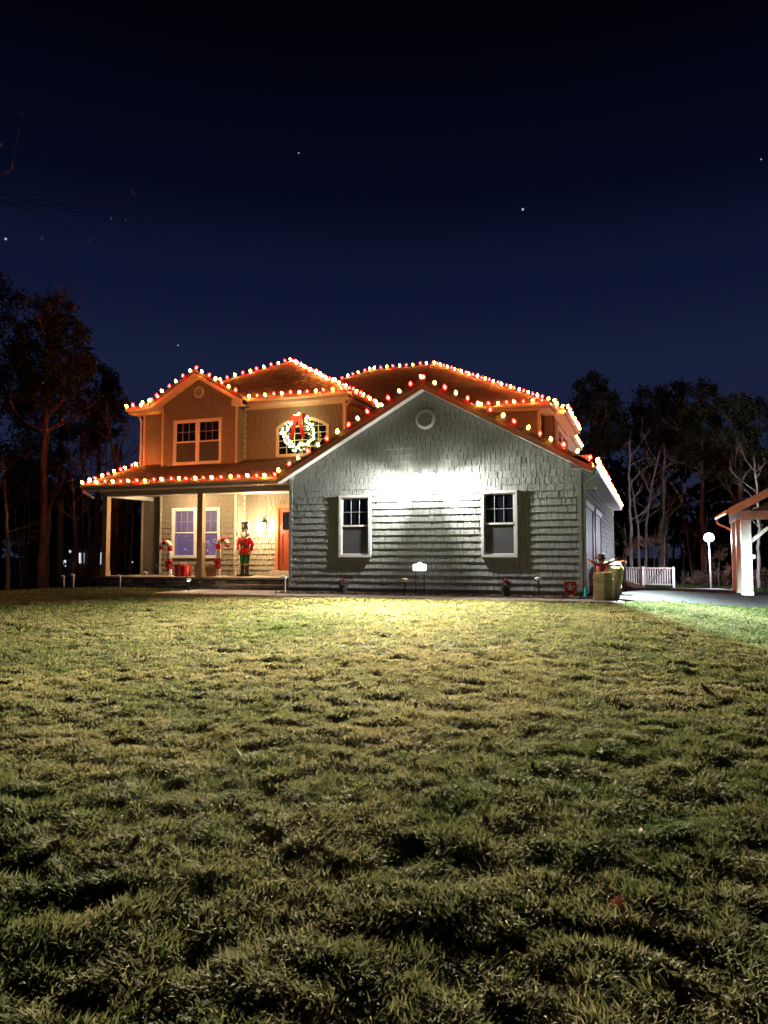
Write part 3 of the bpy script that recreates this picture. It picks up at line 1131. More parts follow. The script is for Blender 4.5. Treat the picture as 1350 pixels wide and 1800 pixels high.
# arched window --------------------------------------------------------------------
def arch_window(F, u0, u1, z0, z1, zs):
    c = (u0 + u1) / 2
    hw = (u1 - u0) / 2
    rise = z1 - zs
    R = (hw * hw + rise * rise) / (2 * rise)
    def arc(off, n=14):
        r = R - off
        zc = z1 - R
        h = hw - off
        a = math.asin(min(1, h / r))
        return [(c + r * math.sin(a - 2 * a * i / n), zc + r * math.cos(a - 2 * a * i / n)) for i in range(n + 1)]
    tw = .10
    outer = [(u0, z0), (u1, z0)] + arc(0)
    inner = [(u0 + tw, z0 + tw), (u1 - tw, z0 + tw)] + arc(tw)
    mb = MB()
    n = len(outer)
    for i in range(n):
        j = (i + 1) % n
        mb.prism_pts([F.p(*outer[i], 0), F.p(*outer[j], 0), F.p(*inner[j], 0), F.p(*inner[i], 0)],
                     [F.p(*outer[i], .06), F.p(*outer[j], .06), F.p(*inner[j], .055), F.p(*inner[i], .055)])
    win = mb.build('window', CT, house)
    win['label'] = 'arched window behind the lit wreath'
    MB().fprism(F, inner, .0, .016).build('pane', M['glass'], win)
    ms = MB()
    iw0, iw1 = u0 + tw, u1 - tw
    for k in range(1, 6):
        u = iw0 + (iw1 - iw0) * k / 6
        top = z1 - R + math.sqrt(max(0, (R - tw) ** 2 - (u - c) ** 2))
        ms.fbox(F, u - .011, u + .011, z0 + tw, top, .0165, .034)
    for k in range(1, 5):
        z = z0 + tw + (zs - z0 - tw) * k / 4
        for q in range(6):
            a, b = iw0 + (iw1 - iw0) * q / 6, iw0 + (iw1 - iw0) * (q + 1) / 6
            ms.fbox(F, a + (.011 if q else 0), b - (.011 if q < 5 else 0), z - .010, z + .010, .0165, .031)
    ms.build('muntin', CT, win)


# shingles overlap the arch spandrels, so the opening is cut square and the spandrels are filled behind the trim
arch_window(FM, *aw, 5.30)
for sg in (0, 1):
    c = (aw[0] + aw[1]) / 2; hw = (aw[1] - aw[0]) / 2; rise = 5.62 - 5.30
    R = (hw * hw + rise * rise) / (2 * rise)
    pts = []
    for i in range(9):
        t = i / 8
        u = aw[sg] + (c - aw[sg]) * t
        pts.append((u, 5.62 - R + math.sqrt(max(0, R * R - (u - c) ** 2)) - .01))
    k = MB()
    for (a, b) in zip(pts[:-1], pts[1:]):
        if min(a[1], b[1]) < 5.61:
            k.fprism(FM, [a, b, (b[0], 5.62), (a[0], 5.62)], 0, .012)
    k.build('shingle_siding', TS, wall_wing, kind='stuff')

# front door -------------------------------------------------------------------------
MD = M['door']
fr = MB()
u0, u1, z0, z1 = dr
fr.fbox(FM, u0, u0 + .12, z0 + .16, z1 - .13, .0, .10).fbox(FM, u1 - .12, u1, z0 + .16, z1 - .13, .0, .10).fbox(FM, u0, u1, z1 - .13, z1, .0, .11)
M['doorframe'] = mat('orange_door_frame', (.46, .15, .05), .5, (.38, .11, .035), 5, .1, 20, stretch=(6, 6, 1))
door = fr.build('door', M['doorframe'], house, bevel=.005)
d0, d1 = u0 + .12, u1 - .12
st = .13
lf = MB()
lf.fbox(FM, d0, d0 + st, z0 + .17, z1 - .13, .0, .045).fbox(FM, d1 - st, d1, z0 + .17, z1 - .13, .0, .045)
for za, zb in ((z0 + .17, z0 + .42), (1.72, 1.86), (z1 - .26, z1 - .13)):
    lf.fbox(FM, d0 + st, d1 - st, za, zb, .0, .045)
lf.fbox(FM, (d0 + d1) / 2 - .06, (d0 + d1) / 2 + .06, z0 + .42, 1.72, .0, .043)
lf.build('leaf', MD, door)
for a, b in ((d0 + st, (d0 + d1) / 2 - .06), ((d0 + d1) / 2 + .06, d1 - st)):
    MB().fbox(FM, a, b, z0 + .42, 1.72, .0, .022).build('panel', MD, door)
pw = (d1 - d0 - 2 * st) / 3
for k in range(3):
    MB().fbox(FM, d0 + st + k * pw + .012, d0 + st + (k + 1) * pw - .012, 1.87, z1 - .27, .0, .018).build('pane', M['glass'], door)
MB().tube([FM.p(d1 - .07, 1.25, .05), FM.p(d1 - .07, 1.25, .10), FM.p(d1 - .07, 1.42, .11), FM.p(d1 - .07, 1.42, .05)], .012, 8).build('handle', M['black'], door)
MB().box(u0 - .05, u1 + .05, 2.95, 3.34, .352, .52).build('door_step', M['cream_trim'], house, bevel=.01)

# porch: deck, stones, step, posts, beam ------------------------------------------------
deck_y = .85
porch = MB().box(-7.40, -.05, deck_y + .08, 3.36, -.6, .285).build('porch_base', M['mortar'], house)
rnd = random.Random(4)
z = -.22
while z < .27:
    h = rnd.choice([.07, .085, .10, .12])
    h = min(h, .283 - z)
    x = -7.42
    while x < -.06:
        w = rnd.uniform(.16, .52)
        x1 = min(x + w, -.05)
        if h > .03 and x1 - x > .05:
            MB().box(x + .006, x1 - .006, deck_y + rnd.uniform(-.012, .02), deck_y + .10, z + .006, z + h - .006).build('stone', M['stone'], porch, bevel=.008)
        x = x1
    y = deck_y + .1
    z += h
z = -.22
mb = MB()
while z < .27:
    h = rnd.choice([.08, .10, .12]); h = min(h, .283 - z)
    y = deck_y + .12
    while y < 3.3:
        w = rnd.uniform(.2, .5); y1 = min(y + w, 3.32)
        if h > .03: mb.box(-7.42 - rnd.uniform(0, .015), -7.36, y + .006, y1 - .006, z + .006, z + h - .006)
        y = y1
    z += h
mb.build('side_stones', M['stone'], porch, kind='stuff')
x = -7.47
while x < -.1:
    x1 = min(x + rnd.choice([1.2, 1.5]), -.03)
    MB().box(x + .003, x1 - .003, deck_y - .05, 3.30, .29, .352).build('slab', M['bluestone'], porch, bevel=.006)
    x = x1
stp = MB().box(-2.75, -.25, .52, .86, .10, .165).build('step', M['bluestone'], house, bevel=.01)
MB().box(-2.70, -.30, .58, .90, -.2, .10).build('riser', M['stone'], stp)


def post(x, y, w, z0, z1):
    o = MB().box(x - w / 2, x + w / 2, y - w / 2, y + w / 2, z0 + .16, z1).build('post', M['post'], house, bevel=.006)
    b = w / 2 + .025
    MB().box(x - b, x + b, y - b, y + b, z0, z0 + .16).build('plinth', M['post'], o, bevel=.006)
    return o


post(-7.25, 1.05, .19, .352, 2.94)
post(-3.62, 1.05, .19, .352, 2.94)
MB().box(-7.37, .0, .93, 1.17, 2.94, 3.12).build('beam', M['beamwrap'], house, bevel=.006)
MB().box(-7.37, -7.13, 1.18, 3.33, 2.94, 3.12).build('beam', M['trim'], house, bevel=.006)
MB().box(-7.12, -.02, 1.175, 3.34, 3.085, 3.115).build('porch_ceiling', M['trim'], house)
MB().fprism(side(-7.25), [(1.0, 3.121), (3.32, 3.121), (3.32, 4.12), (1.0, 3.32)], -.03, .03).build('wall', M['tan_siding'], house)
# small wall fittings
p = FM.p(-7.0, .62, .03)
MB().fbox(FM, -6.98, -6.90, .60, .74, .02, .045).build('outlet_box', M['whiteplastic'], house, bevel=.005)
MB().fbox(FM, -2.50, -2.46, 1.40, 1.52, .02, .045).build('doorbell', M['black'], house, bevel=.005)

# ------------------------------------------------------------------ lamps on the house
fl = thing('floodlight', (4.0, -.03, 3.10), 'twin headed white floodlight glaring high on the garage gable wall', 'lamp')
MB().fprism(FG, [(4.0 + .09 * math.cos(2 * PI * i / 16), 3.12 + .09 * math.sin(2 * PI * i / 16)) for i in range(16)], .02, .040).build('base', M['whiteplastic'], fl)
for s in (-1, 1):
    hx = 4.0 + s * .20
    MB().tube([(4.0 + s * .03, -.045, 3.12), (4.0 + s * .10, -.10, 3.13), (hx, -.14, 3.12)], .012, 8).build('arm', M['whiteplastic'], fl)
    MB().tube([(hx, -.10, 3.13), (hx, -.13, 3.125), (hx + s * .015, -.24, 3.09)], [.03, .06, .085], 14).build('head', M['whiteplastic'], fl, smooth=True)
    MB().ball((hx + s * .017, -.272, 3.085), .074, 12, 8, 1, .5, 1).build('lens', M['lens'], fl, smooth=True)
    lamp('flood_spill', 'POINT', (hx + s * .02, -.30, 2.985), 110, (1, .985, .93), fl, .07)
    lamp('flood_wash', 'SPOT', (hx + s * .04, -.36, 2.97), 1200, (1, .985, .93), fl, .07, aim=(4.0 + s * 3.6, .05, 1.5), cone=112, blend=1.0)
    lamp('flood_beam', 'SPOT', (hx + s * .03, -.40, 3.05), 38000, (1, .91, .66), fl, .06,
         aim=(4.6 + s * 2.8, -10, .3), cone=96, blend=1.0)

ln = thing('wall_lantern', (-2.62, 3.32, 2.0), 'glowing wall lantern between the toy soldier and the red door', 'lamp')
MB().fbox(FM, -2.68, -2.56, 1.90, 2.22, .02, .045).build('backplate', M['black'], ln, bevel=.006)
MB().tube([FM.p(-2.62, 2.16, .04), FM.p(-2.62, 2.26, .10), FM.p(-2.62, 2.28, .18), FM.p(-2.62, 2.21, .20)], .012, 8).build('arm', M['black'], ln)
MB().lathe([(.10, 0), (.03, .08), (.012, .12)], FM.p(-2.62, 2.10, .20), 6).build('cap', M['black'], ln)
MB().lathe([(.055, 0), (.085, .24)], FM.p(-2.62, 1.86, .20), 6).build('glass', M['lens_warm'], ln)
MB().lathe([(.02, 0), (.06, .03), (.06, .04)], FM.p(-2.62, 1.82, .20), 6).build('base', M['black'], ln)
lamp('lantern_light', 'POINT', FM.p(-2.62, 2.0, .60), 150, (1, .72, .40), ln, .08)
lamp('lantern_core', 'POINT', FM.p(-2.62, 1.98, .33), 75, (1, .74, .42), ln, .06)

for (lx, lab) in ((-2.35, 'flush ceiling lamp in the porch roof above the front door'), (-5.0, 'flush ceiling lamp in the porch roof above the purple lit window')):
    cl = thing('ceiling_lamp', (lx, 1.75, 3.08), lab, 'lamp', 'ceiling lamps of the porch')
    MB().lathe([(.15, -.02), (.15, .0)], (lx, 1.75, 3.083), 18).build('rim', M['trim'], cl)
    MB().lathe([(.04, -.065), (.10, -.05), (.13, -.021)], (lx, 1.75, 3.083), 18).build('diffuser', M['lens_warm'], cl, smooth=True)
    lamp('ceiling_glow', 'POINT', (lx, 1.75, 2.95), 230 if lx > -3 else 190, (1, .69, .37), cl, .10)

sl = thing('side_light', (7.97, 0.5, 2.72), 'hooded cool floodlight under the eave of the garage side wall', 'lamp')
hd = MB()
hd.box(7.95, 8.26, .26, .74, 2.80, 2.815)
hd.box(8.245, 8.26, .26, .74, 2.715, 2.80)
hd.box(7.95, 8.245, .245, .26, 2.70, 2.815).box(7.95, 8.245, .74, .755, 2.70, 2.815)
hd.build('hood', M['whiteplastic'], sl)
MB().ball((8.11, 0.5, 2.775), .02, 8, 5).build('lens', M['lens_small'], sl)
lamp('side_glow', 'SPOT', (8.15, 0.5, 2.74), 24000, (.70, .96, .90), sl, .02, aim=(13.5, .4, 1.0), cone=137, blend=.12)

yl = thing('yard_lamp', (12.2, 20.0, -.65), 'dazzling white lamp on a slim white pole beyond the driveway', 'lamp')
MB().tube([(12.25, 20, -.65), (12.22, 20, .6), (12.2, 20, 1.72)], [.045, .04, .035], 8).build('pole', M['greypole'], yl)
MB().prism_pts([(12.02, 20.0, 1.72), (12.38, 20.0, 1.72), (12.38, 19.98, 2.06), (12.02, 19.98, 2.06)],
               [(12.06, 20.14, 1.74), (12.34, 20.14, 1.74), (12.34, 20.12, 2.06), (12.06, 20.12, 2.06)]).build('head', M['greypole'], yl, bevel=.01)
MB().ball((12.2, 19.88, 1.89), .21, 18, 12, 1.05, .5, .95).build('lens', M['lens_cool'], yl, smooth=True)
lamp('yard_light', 'POINT', (12.15, 19.5, 1.84), 1500, (.78, .84, 1), yl, .15)

# ------------------------------------------------------------------ light strings
def bulb_mesh(name, m):
    prof = [(.010, 0), (.022, .012), (.040, .035), (.043, .055), (.032, .085), (.016, .108), (.004, .118)]
    mb = MB().lathe(prof, (0, 0, 0), 9)
    me = bpy.data.meshes.new(name)
    me.from_pydata(mb.v, [], mb.f)
    me.polygons.foreach_set('use_smooth', [True] * len(me.polygons))
    me.materials.append(m)
    return me


BW, BR = bulb_mesh('bulb_white', M['bulb_white']), bulb_mesh('bulb_red', M['bulb_red'])


def light_string(label, pts, out, start=0, step=.305):
    pts = [Vector(p) for p in pts]
    root = thing('light_string', pts[0], label, 'christmas lights', 'strings of red and white christmas bulbs along the roof edges')
    off = pts[0]
    wire = []
    total = sum((b - a).length for a, b in zip(pts[:-1], pts[1:]))
    d, k = .06, start
    out = Vector(out)
    while d < total:
        acc = 0
        for a, b in zip(pts[:-1], pts[1:]):
            L = (b - a).length
            if acc + L >= d:
                p = a + (b - a) * ((d - acc) / L)
                break
            acc += L
        else:
            p = pts[-1]
        o = bpy.data.objects.new('bulb', BR if k % 2 else BW)
        COL.objects.link(o)
        o.parent = root
        o.location = p - off + Vector((0, 0, .012))
        dirv = (out + Vector((random.uniform(-.5, .5), random.uniform(-.5, .5), random.uniform(-.3, .2)))).normalized()
        o.rotation_euler = dirv.to_track_quat('Z', 'Y').to_euler()
        s = random.uniform(.88, 1.1)
        o.scale = (s, s, s)
        wire.append(p)
        d += step * random.uniform(.94, 1.06)
        k += 1
    w = [pts[0]] + wire + [pts[-1]]
    w2 = [w[0]]
    for a, b in zip(w[:-1], w[1:]):
        if (b - a).length > .05:
            w2 += [(a + b) / 2 - Vector((0, 0, .02)), b]
    MB().tube(w2, .007, 4).build('wire', M['wire'], root)
    return root


U = (0, -.5, .85)
up_ = .03
gzz = lambda x: gz(x) + up_
light_string('red and white bulbs up the left slope of the garage gable, beside the arched window',
             [(gx0, -.30, gzz(gx0)), (GR, -.30, 5.65)], (0, -.2, 1), 0, .34)
light_string('red and white bulbs down the right slope of the garage gable',
             [(GR, -.30, 5.65), (gx1, -.30, gzz(gx1))], (0, -.2, 1), 1, .34)
light_string('long run of bulbs along the garage side eave, receding over the driveway',
             [(gx1 + .10, -.25, gz(gx1)), (gx1 + .10, 17.4, gz(gx1))], (.6, 0, .8))
light_string('red and white bulbs along the porch eave above the porch posts',
             [(PX0, .42, 3.32), (-.25, .42, 3.32)], (-.15, -.75, .65))
light_string('short run of bulbs climbing the left edge of the porch roof',
             [(PX0, .50, 3.33), (PX0, 3.36, 4.31)], (-.4, -.3, .8), 1)
light_string('bulbs up the left slope of the small bay gable with the round vent',
             [(bx - bh, 2.56, BZ - bh * HP + .03), (bx, 2.56, BZ + .03)], (0, -.3, .95))
light_string('bulbs down the right slope of the small bay gable',
             [(bx, 2.56, BZ + .03), (bx + bh, 2.56, BZ - bh * HP + .03)], (0, -.3, .95), 1)
light_string('bulbs along the eave above the arched window and wreath',
             [(bx + bh + .05, WY - .10, ME + .02), (WX1, WY - .10, ME + .02)], (0, -.6, .8))
light_string('short run of bulbs on the eave corner left of the bay gable',
             [(WX0, WY - .10, ME + .02), (bx - bh, WY - .10, ME + .02)], (-.1, -.6, .8))
light_string('bulbs along the left hip from the bay gable to the wing roof peak',
             [(WX0 + .1, WY + .1, ME + .09), (WP[0], WP[1], WP[2] + .03)], (-.1, -.2, .95), 1)
light_string('bulbs down the right hip of the front wing roof',
             [(WP[0], WP[1], WP[2] + .03), (WX1, WY, ME + .04)], (0, -.2, 1))
light_string('bulbs along the front wing ridge behind its peak',
             [(WP[0], WP[1] + .2, WP[2] + .03), (WB[0], WB[1], WB[2] + .03)], (0, -.1, 1), 1)
light_string('bulbs along the side eave of the front wing, right of the arched window',
             [(WX1 + .10, WY, ME + .02), (WX1 + .10, 6.8, ME + .02)], (.5, -.2, .8), 1)
RZ = ME + 5.75 * HP + .03
light_string('bulbs along the top ridge of the main roof above the garage vent',
             [(-2.27, 12.6, RZ), (.65, 12.6, RZ)], (0, -.1, 1), 0, .31)
light_string('bulbs rising along the left hip of the main roof to its ridge',
             [(-6.2, 8.67, ME + 1.82 * HP + .03), (-2.27, 12.6, RZ)], (0, -.1, 1), 1)
light_string('long run of bulbs down the right hip of the main roof',
             [(.65, 12.6, RZ), (6.40, 6.85, ME + .04)], (.1, -.1, 1), 0)
light_string('bulbs along the upper front eave above the garage roof, right side',
             [(3.0, 6.75, ME + .02), (6.40, 6.75, ME + .02)], (0, -.6, .8), 1)
light_string('few bulbs turning the upper right corner of the main eave',
             [(6.50, 6.85, ME + .02), (6.50, 7.95, ME + .02), (6.78, 7.97, 6.26)], (.5, -.2, .8))
light_string('bulbs along the eave of the second floor side bump above the window',
             [(6.84, 8.0, 6.26), (6.84, 13.1, 6.26)], (.6, 0, .8))
light_string('bulbs along the rear part of the upper side eave',
             [(6.50, 13.15, ME + .02), (6.50, 18.3, ME + .02)], (.6, 0, .8))

# ------------------------------------------------------------------ wreath
wr = thing('wreath', (-1.30, 3.22, 5.02), 'green wreath full of white lights with a red bow, hung before the arched window', 'wreath')
wcx, wcz, wy = -1.32, 5.06, 3.20
rnd = random.Random(21)
mb = MB()
for _ in range(1500):
    a = rnd.uniform(0, 2 * PI)
    q = rnd.uniform(0, 2 * PI)
    rr = .10 * math.sqrt(rnd.random())
    R = .50 + rr * math.cos(q)
    c = Vector((wcx + R * math.cos(a), wy + rr * math.sin(q), wcz + R * math.sin(a)))
    d = Vector((rnd.gauss(0, 1), rnd.gauss(0, .8) - .3, rnd.gauss(0, 1))).normalized()
    n = d.orthogonal().normalized()
    L = rnd.uniform(.05, .10)
    mb.poly([c - n * .008, c + n * .008, c + d * L])
mb.build('greenery', M['holly'], wr, recalc=False)
wb = MB().ball((0, 0, 0), .030, 8, 5)
wme = bpy.data.meshes.new('wreath_bulb')
wme.from_pydata(wb.v, [], wb.f)
wme.polygons.foreach_set('use_smooth', [True] * len(wme.polygons))
wme.materials.append(M['bulb_cool'])
for k in range(72):
    a = 2 * PI * k / 72 + rnd.uniform(-.04, .04)
    R = .50 + rnd.uniform(-.13, .13)
    o = bpy.data.objects.new('bulb', wme)
    COL.objects.link(o)
    o.parent = wr
    o.location = Vector((wcx + R * math.cos(a), wy - .10 + rnd.uniform(-.03, .04), wcz + R * math.sin(a))) - ORIGIN[wr.name]
    s = rnd.uniform(.6, 1.5)
    o.scale = (s, s, s)
bt = wcz + .50


def ribbon(pts, w, name):
    """cloth band with thickness along pts (x, z) at depth y"""
    mb = MB()
    for (a, b) in zip(pts[:-1], pts[1:]):
        ax, ay, az, aw_ = a; bx_, by_, bz_, bw2 = b
        mb.prism_pts([(ax - aw_, ay, az), (ax + aw_, ay, az), (bx_ + bw2, by_, bz_), (bx_ - bw2, by_, bz_)],
                     [(ax - aw_, ay + .012, az), (ax + aw_, ay + .012, az), (bx_ + bw2, by_ + .012, bz_), (bx_ - bw2, by_ + .012, bz_)])
    return mb.build(name, M['red'], wr)


for s in (-1, 1):
    ribbon([(wcx + s * .04, wy - .15, bt - .04, .045), (wcx + s * .13, wy - .18, bt - .26, .06), (wcx + s * .17, wy - .16, bt - .48, .07), (wcx + s * .22, wy - .15, bt - .68, .065)], .06, 'bow_tail')
    lp = MB()
    for (x0, z0, x1, z1, y0, y1) in ((.03, .05, .30, .13, -.17, -.20), (.03, -.03, .26, -.12, -.17, -.20)):
        pass
    lp.prism_pts([(wcx + s * .03, wy - .15, bt + .03), (wcx + s * .30, wy - .14, bt + .14), (wcx + s * .27, wy - .14, bt - .14), (wcx + s * .03, wy - .15, bt - .04)],
                 [(wcx + s * .03, wy - .19, bt + .03), (wcx + s * .24, wy - .27, bt + .10), (wcx + s * .22, wy - .27, bt - .10), (wcx + s * .03, wy - .19, bt - .04)])
    lp.build('bow_loop', M['red'], wr, bevel=.01)
MB().ball((wcx, wy - .18, bt), .055, 10, 6, 1, .8, 1).build('bow_knot', M['red'], wr, smooth=True)
lamp('wreath_glow', 'POINT', (wcx, wy - .35, wcz + .42), 30, (1, .80, .38), wr, .3)

# ------------------------------------------------------------------ porch decorations
def candy_cane(x, y, z, h, flip, label):
    root = thing('candy_cane', (x, y, z), label, 'candy cane', 'candy canes on the porch')
    r = .078
    R = .165
    pts = [Vector((x, y, z + .03)), Vector((x, y, z + h - R))]
    n = 14
    path = []
    L1 = h - R - .03
    for i in range(15): path.append(Vector((x, y, z + .03 + L1 * i / 14)))
    for i in range(1, 17):
        a = PI * 1.12 * i / 16
        path.append(Vector((x + flip * (R - R * math.cos(a)), y, z + h - R + R * math.sin(a))))
    # alternate slanted bands, each its own band mesh
    total = len(path) - 1
    cuts = [0, 3, 8, 12, 15, 20, 24, 28, total]
    for k, (a, b) in enumerate(zip(cuts[:-1], cuts[1:])):
        seg = path[a:b + 1]
        MB().tube(seg, [r * (1 + .03 * math.sin(i)) for i in range(len(seg))], 12).build('stripe', M['white'] if k % 2 == 0 else M['redgloss'], root, smooth=True)
    bz = z + h * .40
    for s in (-1, 1):
        MB().ball((x + s * .075, y - .07, bz + .02), .07, 8, 6, 1, .6, .75).build('bow_loop', M['red'], root, smooth=True)
        MB().tube([(x + s * .02, y - .08, bz), (x + s * .06, y - .09, bz - .20)], [.02, .035], 6).build('bow_tail', M['red'], root)
    MB().lathe([(.12, 0), (.11, .02), (.05, .035)], (x, y, z), 12).build('foot', M['white'], root)
    return root


DK = .352
pc = at(297, 1013, 'y', 1.6)
candy_cane(at(298, 1013, 'y', 1.7).x, 1.7, DK, 1.10, -1, 'red and white candy cane with hook to the left, near the gift box')
candy_cane(at(383, 1013, 'y', 1.7).x, 1.7, DK, 1.17, 1, 'red and white candy cane with hook to the right, between post and soldier')


def gift(x, y, z, w, h, label, ribbon_m):
    g = thing('gift_box', (x, y, z), label, 'gift box')
    MB().box(x - w / 2, x + w / 2, y - w / 2, y + w / 2, z, z + h * .80).build('box', M['redgloss'], g, bevel=.006)
    MB().box(x - w / 2 - .01, x + w / 2 + .01, y - w / 2 - .01, y + w / 2 + .01, z + h * .802, z + h).build('lid', M['redgloss'], g, bevel=.006)
    e = w / 2 + .013
    MB().box(x - .035, x + .035, y - e, y - w / 2 + .002, z, z + h).build('ribbon', ribbon_m, g)
    MB().box(x + w / 2 - .002, x + e, y - .035, y + .035, z, z + h).build('ribbon', ribbon_m, g)
    MB().box(x - .035, x + .035, y - e, y + e, z + h + .001, z + h + .008).build('ribbon', ribbon_m, g)
    for s in (-1, 1):
        MB().ball((x + s * .05, y, z + h + .045), .045, 8, 6, 1.1, .7, .8).build('bow_loop', ribbon_m, g, smooth=True)


M['pink'] = mat('pink_ribbon', (.62, .30, .27), .5)
gift(at(321, 1013, 'y', 1.45).x, 1.45, DK, .36, .36, 'red gift box with a pale pink ribbon beside the brown post', M['pink'])
cb = thing('carton', (-3.92, 1.75, DK), 'plain brown carton standing behind the middle porch post', 'box')
MB().box(-4.20, -3.42, 1.58, 1.90, DK, DK + .33).build('box', M['wood'], cb, bevel=.005)
MB().box(-3.815, -3.795, 1.575, 1.905, DK + .03, DK + .334).build('tape', M['straw'], cb)

# toy soldier ---------------------------------------------------------------------------
def soldier(x, y, z):
    R = thing('toy_soldier', (x, y, z), 'life size nutcracker soldier in red jacket and green trousers holding a staff', 'nutcracker')
    MB().box(x - .21, x + .21, y - .16, y + .16, z, z + .05).build('stand', M['black'], R, bevel=.01)
    for s in (-1, 1):
        cx = x + s * .085
        MB().lathe([(.062, 0), (.060, .10), (.068, .26), (.074, .31)], (cx, y, z + .05), 12).build('boot', M['black'], R, smooth=True)
        MB().ball((cx, y - .06, z + .085), .055, 10, 6, .9, 1.6, .7).build('toe', M['black'], R, smooth=True)
        MB().lathe([(.076, 0), (.078, .05)], (cx, y, z + .362), 12).build('boot_cuff', M['gold'], R)
        MB().lathe([(.070, 0), (.088, .12), (.094, .26), (.085, .36)], (cx, y, z + .40), 12).build('trouser_leg', M['green'], R, smooth=True)
    jk = MB().lathe([(.200, 0), (.185, .10), (.155, .20), (.150, .24), (.172, .38), (.180, .46), (.150, .53), (.06, .57)], (x, y, z + .70), 16, 1.0, .72).build('jacket', M['redgloss'], R, smooth=True)
    MB().lathe([(.157, 0), (.157, .045)], (x, y, z + .92), 16, 1.0, .74).build('belt', M['black'], jk)
    MB().box(x - .03, x + .03, y - .135, y - .118, z + .915, z + .972).build('buckle', M['gold'], jk)
    for s in (-1, 1):
        MB().tube([(x + s * .10, y - .113, z + 1.20), (x, y - .137, z + 1.06), (x - s * .12, y - .100, z + .97)], .012, 6).build('strap', M['black'], jk)
    for k in range(4):
        MB().ball((x, y - .138, z + 1.0 + k * .06), .011, 6, 4).build('button', M['gold'], jk)
    for s in (-1, 1):
        sh = (x + s * .19, y, z + 1.19)
        hand = (x + s * .225, y - .05, z + .80) if s > 0 else (x - .15, y - .17, z + .84)
        el = (x + s * .265, y + .01, z + 1.0)
        MB().tube([sh, ((sh[0] + el[0]) / 2 + s * .01, y, z + 1.10), el, hand], [.060, .058, .052, .046], 10).build('arm', M['redgloss'], R, smooth=True)
        MB().tube([(hand[0], hand[1], hand[2] + .035), (hand[0], hand[1], hand[2] + .005)], .052, 10).build('cuff', M['gold'], R)
        h = MB().ball((hand[0], hand[1], hand[2] - .03), .040, 8, 6, .8, .9, 1.0)
        for f in range(4):
            h.tube([(hand[0] - .024 + f * .016, hand[1] - .025, hand[2] - .045), (hand[0] - .024 + f * .016, hand[1] - .042, hand[2] - .07), (hand[0] - .022 + f * .015, hand[1] - .025, hand[2] - .088)], .0085, 5)
        h.tube([(hand[0] - s * .03, hand[1] - .01, hand[2] - .02), (hand[0] - s * .042, hand[1] - .035, hand[2] - .045)], .010, 5)
        h.build('hand', M['skin'], R, smooth=True)
        MB().ball((x + s * .175, y, z + 1.235), .075, 10, 6, 1.2, 1, .42).build('epaulette', M['gold'], R, smooth=True)
    hdm = MB().lathe([(.07, 0), (.095, .04), (.105, .12), (.100, .20), (.09, .24)], (x, y, z + 1.25), 14, 1, .95).build('head', M['skin'], R, smooth=True)
    MB().ball((x, y - .105, z + 1.39), .018, 8, 5, .8, 1.2, 1.3).build('nose', M['skin'], hdm, smooth=True)
    for s in (-1, 1):
        MB().ball((x + s * .038, y - .092, z + 1.42), .012, 6, 4).build('eye', M['black'], hdm)
        MB().ball((x + s * .038, y - .10, z + 1.362), .026, 8, 5, 1.5, .6, .5).build('moustache', M['white'], hdm, smooth=True)
        MB().ball((x + s * .105, y - .01, z + 1.37), .07, 8, 6, .8, 1.1, 1.5).build('hair', M['white'], hdm, smooth=True)
    MB().ball((x, y - .085, z + 1.30), .085, 10, 6, 1.0, .6, 1.25).build('beard', M['white'], hdm, smooth=True)
    MB().box(x - .03, x + .03, y - .108, y - .094, z + 1.327, z + 1.342).build('mouth', M['black'], hdm)
    MB().lathe([(.108, 0), (.112, .02), (.108, .03), (.118, .22), (.128, .26), (.122, .275)], (x, y, z + 1.475), 16).build('hat', M['black'], R, smooth=False)
    MB().lathe([(.116, 0), (.116, .03)], (x, y, z + 1.48), 16).build('hat_band', M['gold'], R)
    MB().ball((x, y - .122, z + 1.60), .045, 10, 6, .9, .35, 1.4).build('hat_badge', M['gold'], R, smooth=True)
    MB().ball((x, y - .10, z + 1.76), .04, 8, 6, 1, 1, 1.6).build('plume', M['white'], R, smooth=True)
    sx, sy = x - .165, y - .225
    MB().tube([(sx, sy, z + .03), (sx + .01, sy, z + 1.33)], .011, 8).build('staff', M['white'], R)
    MB().ball((sx + .01, sy, z + 1.35), .028, 8, 6).build('staff_knob', M['gold'], R, smooth=True)


soldier(-2.74, 2.2, DK)

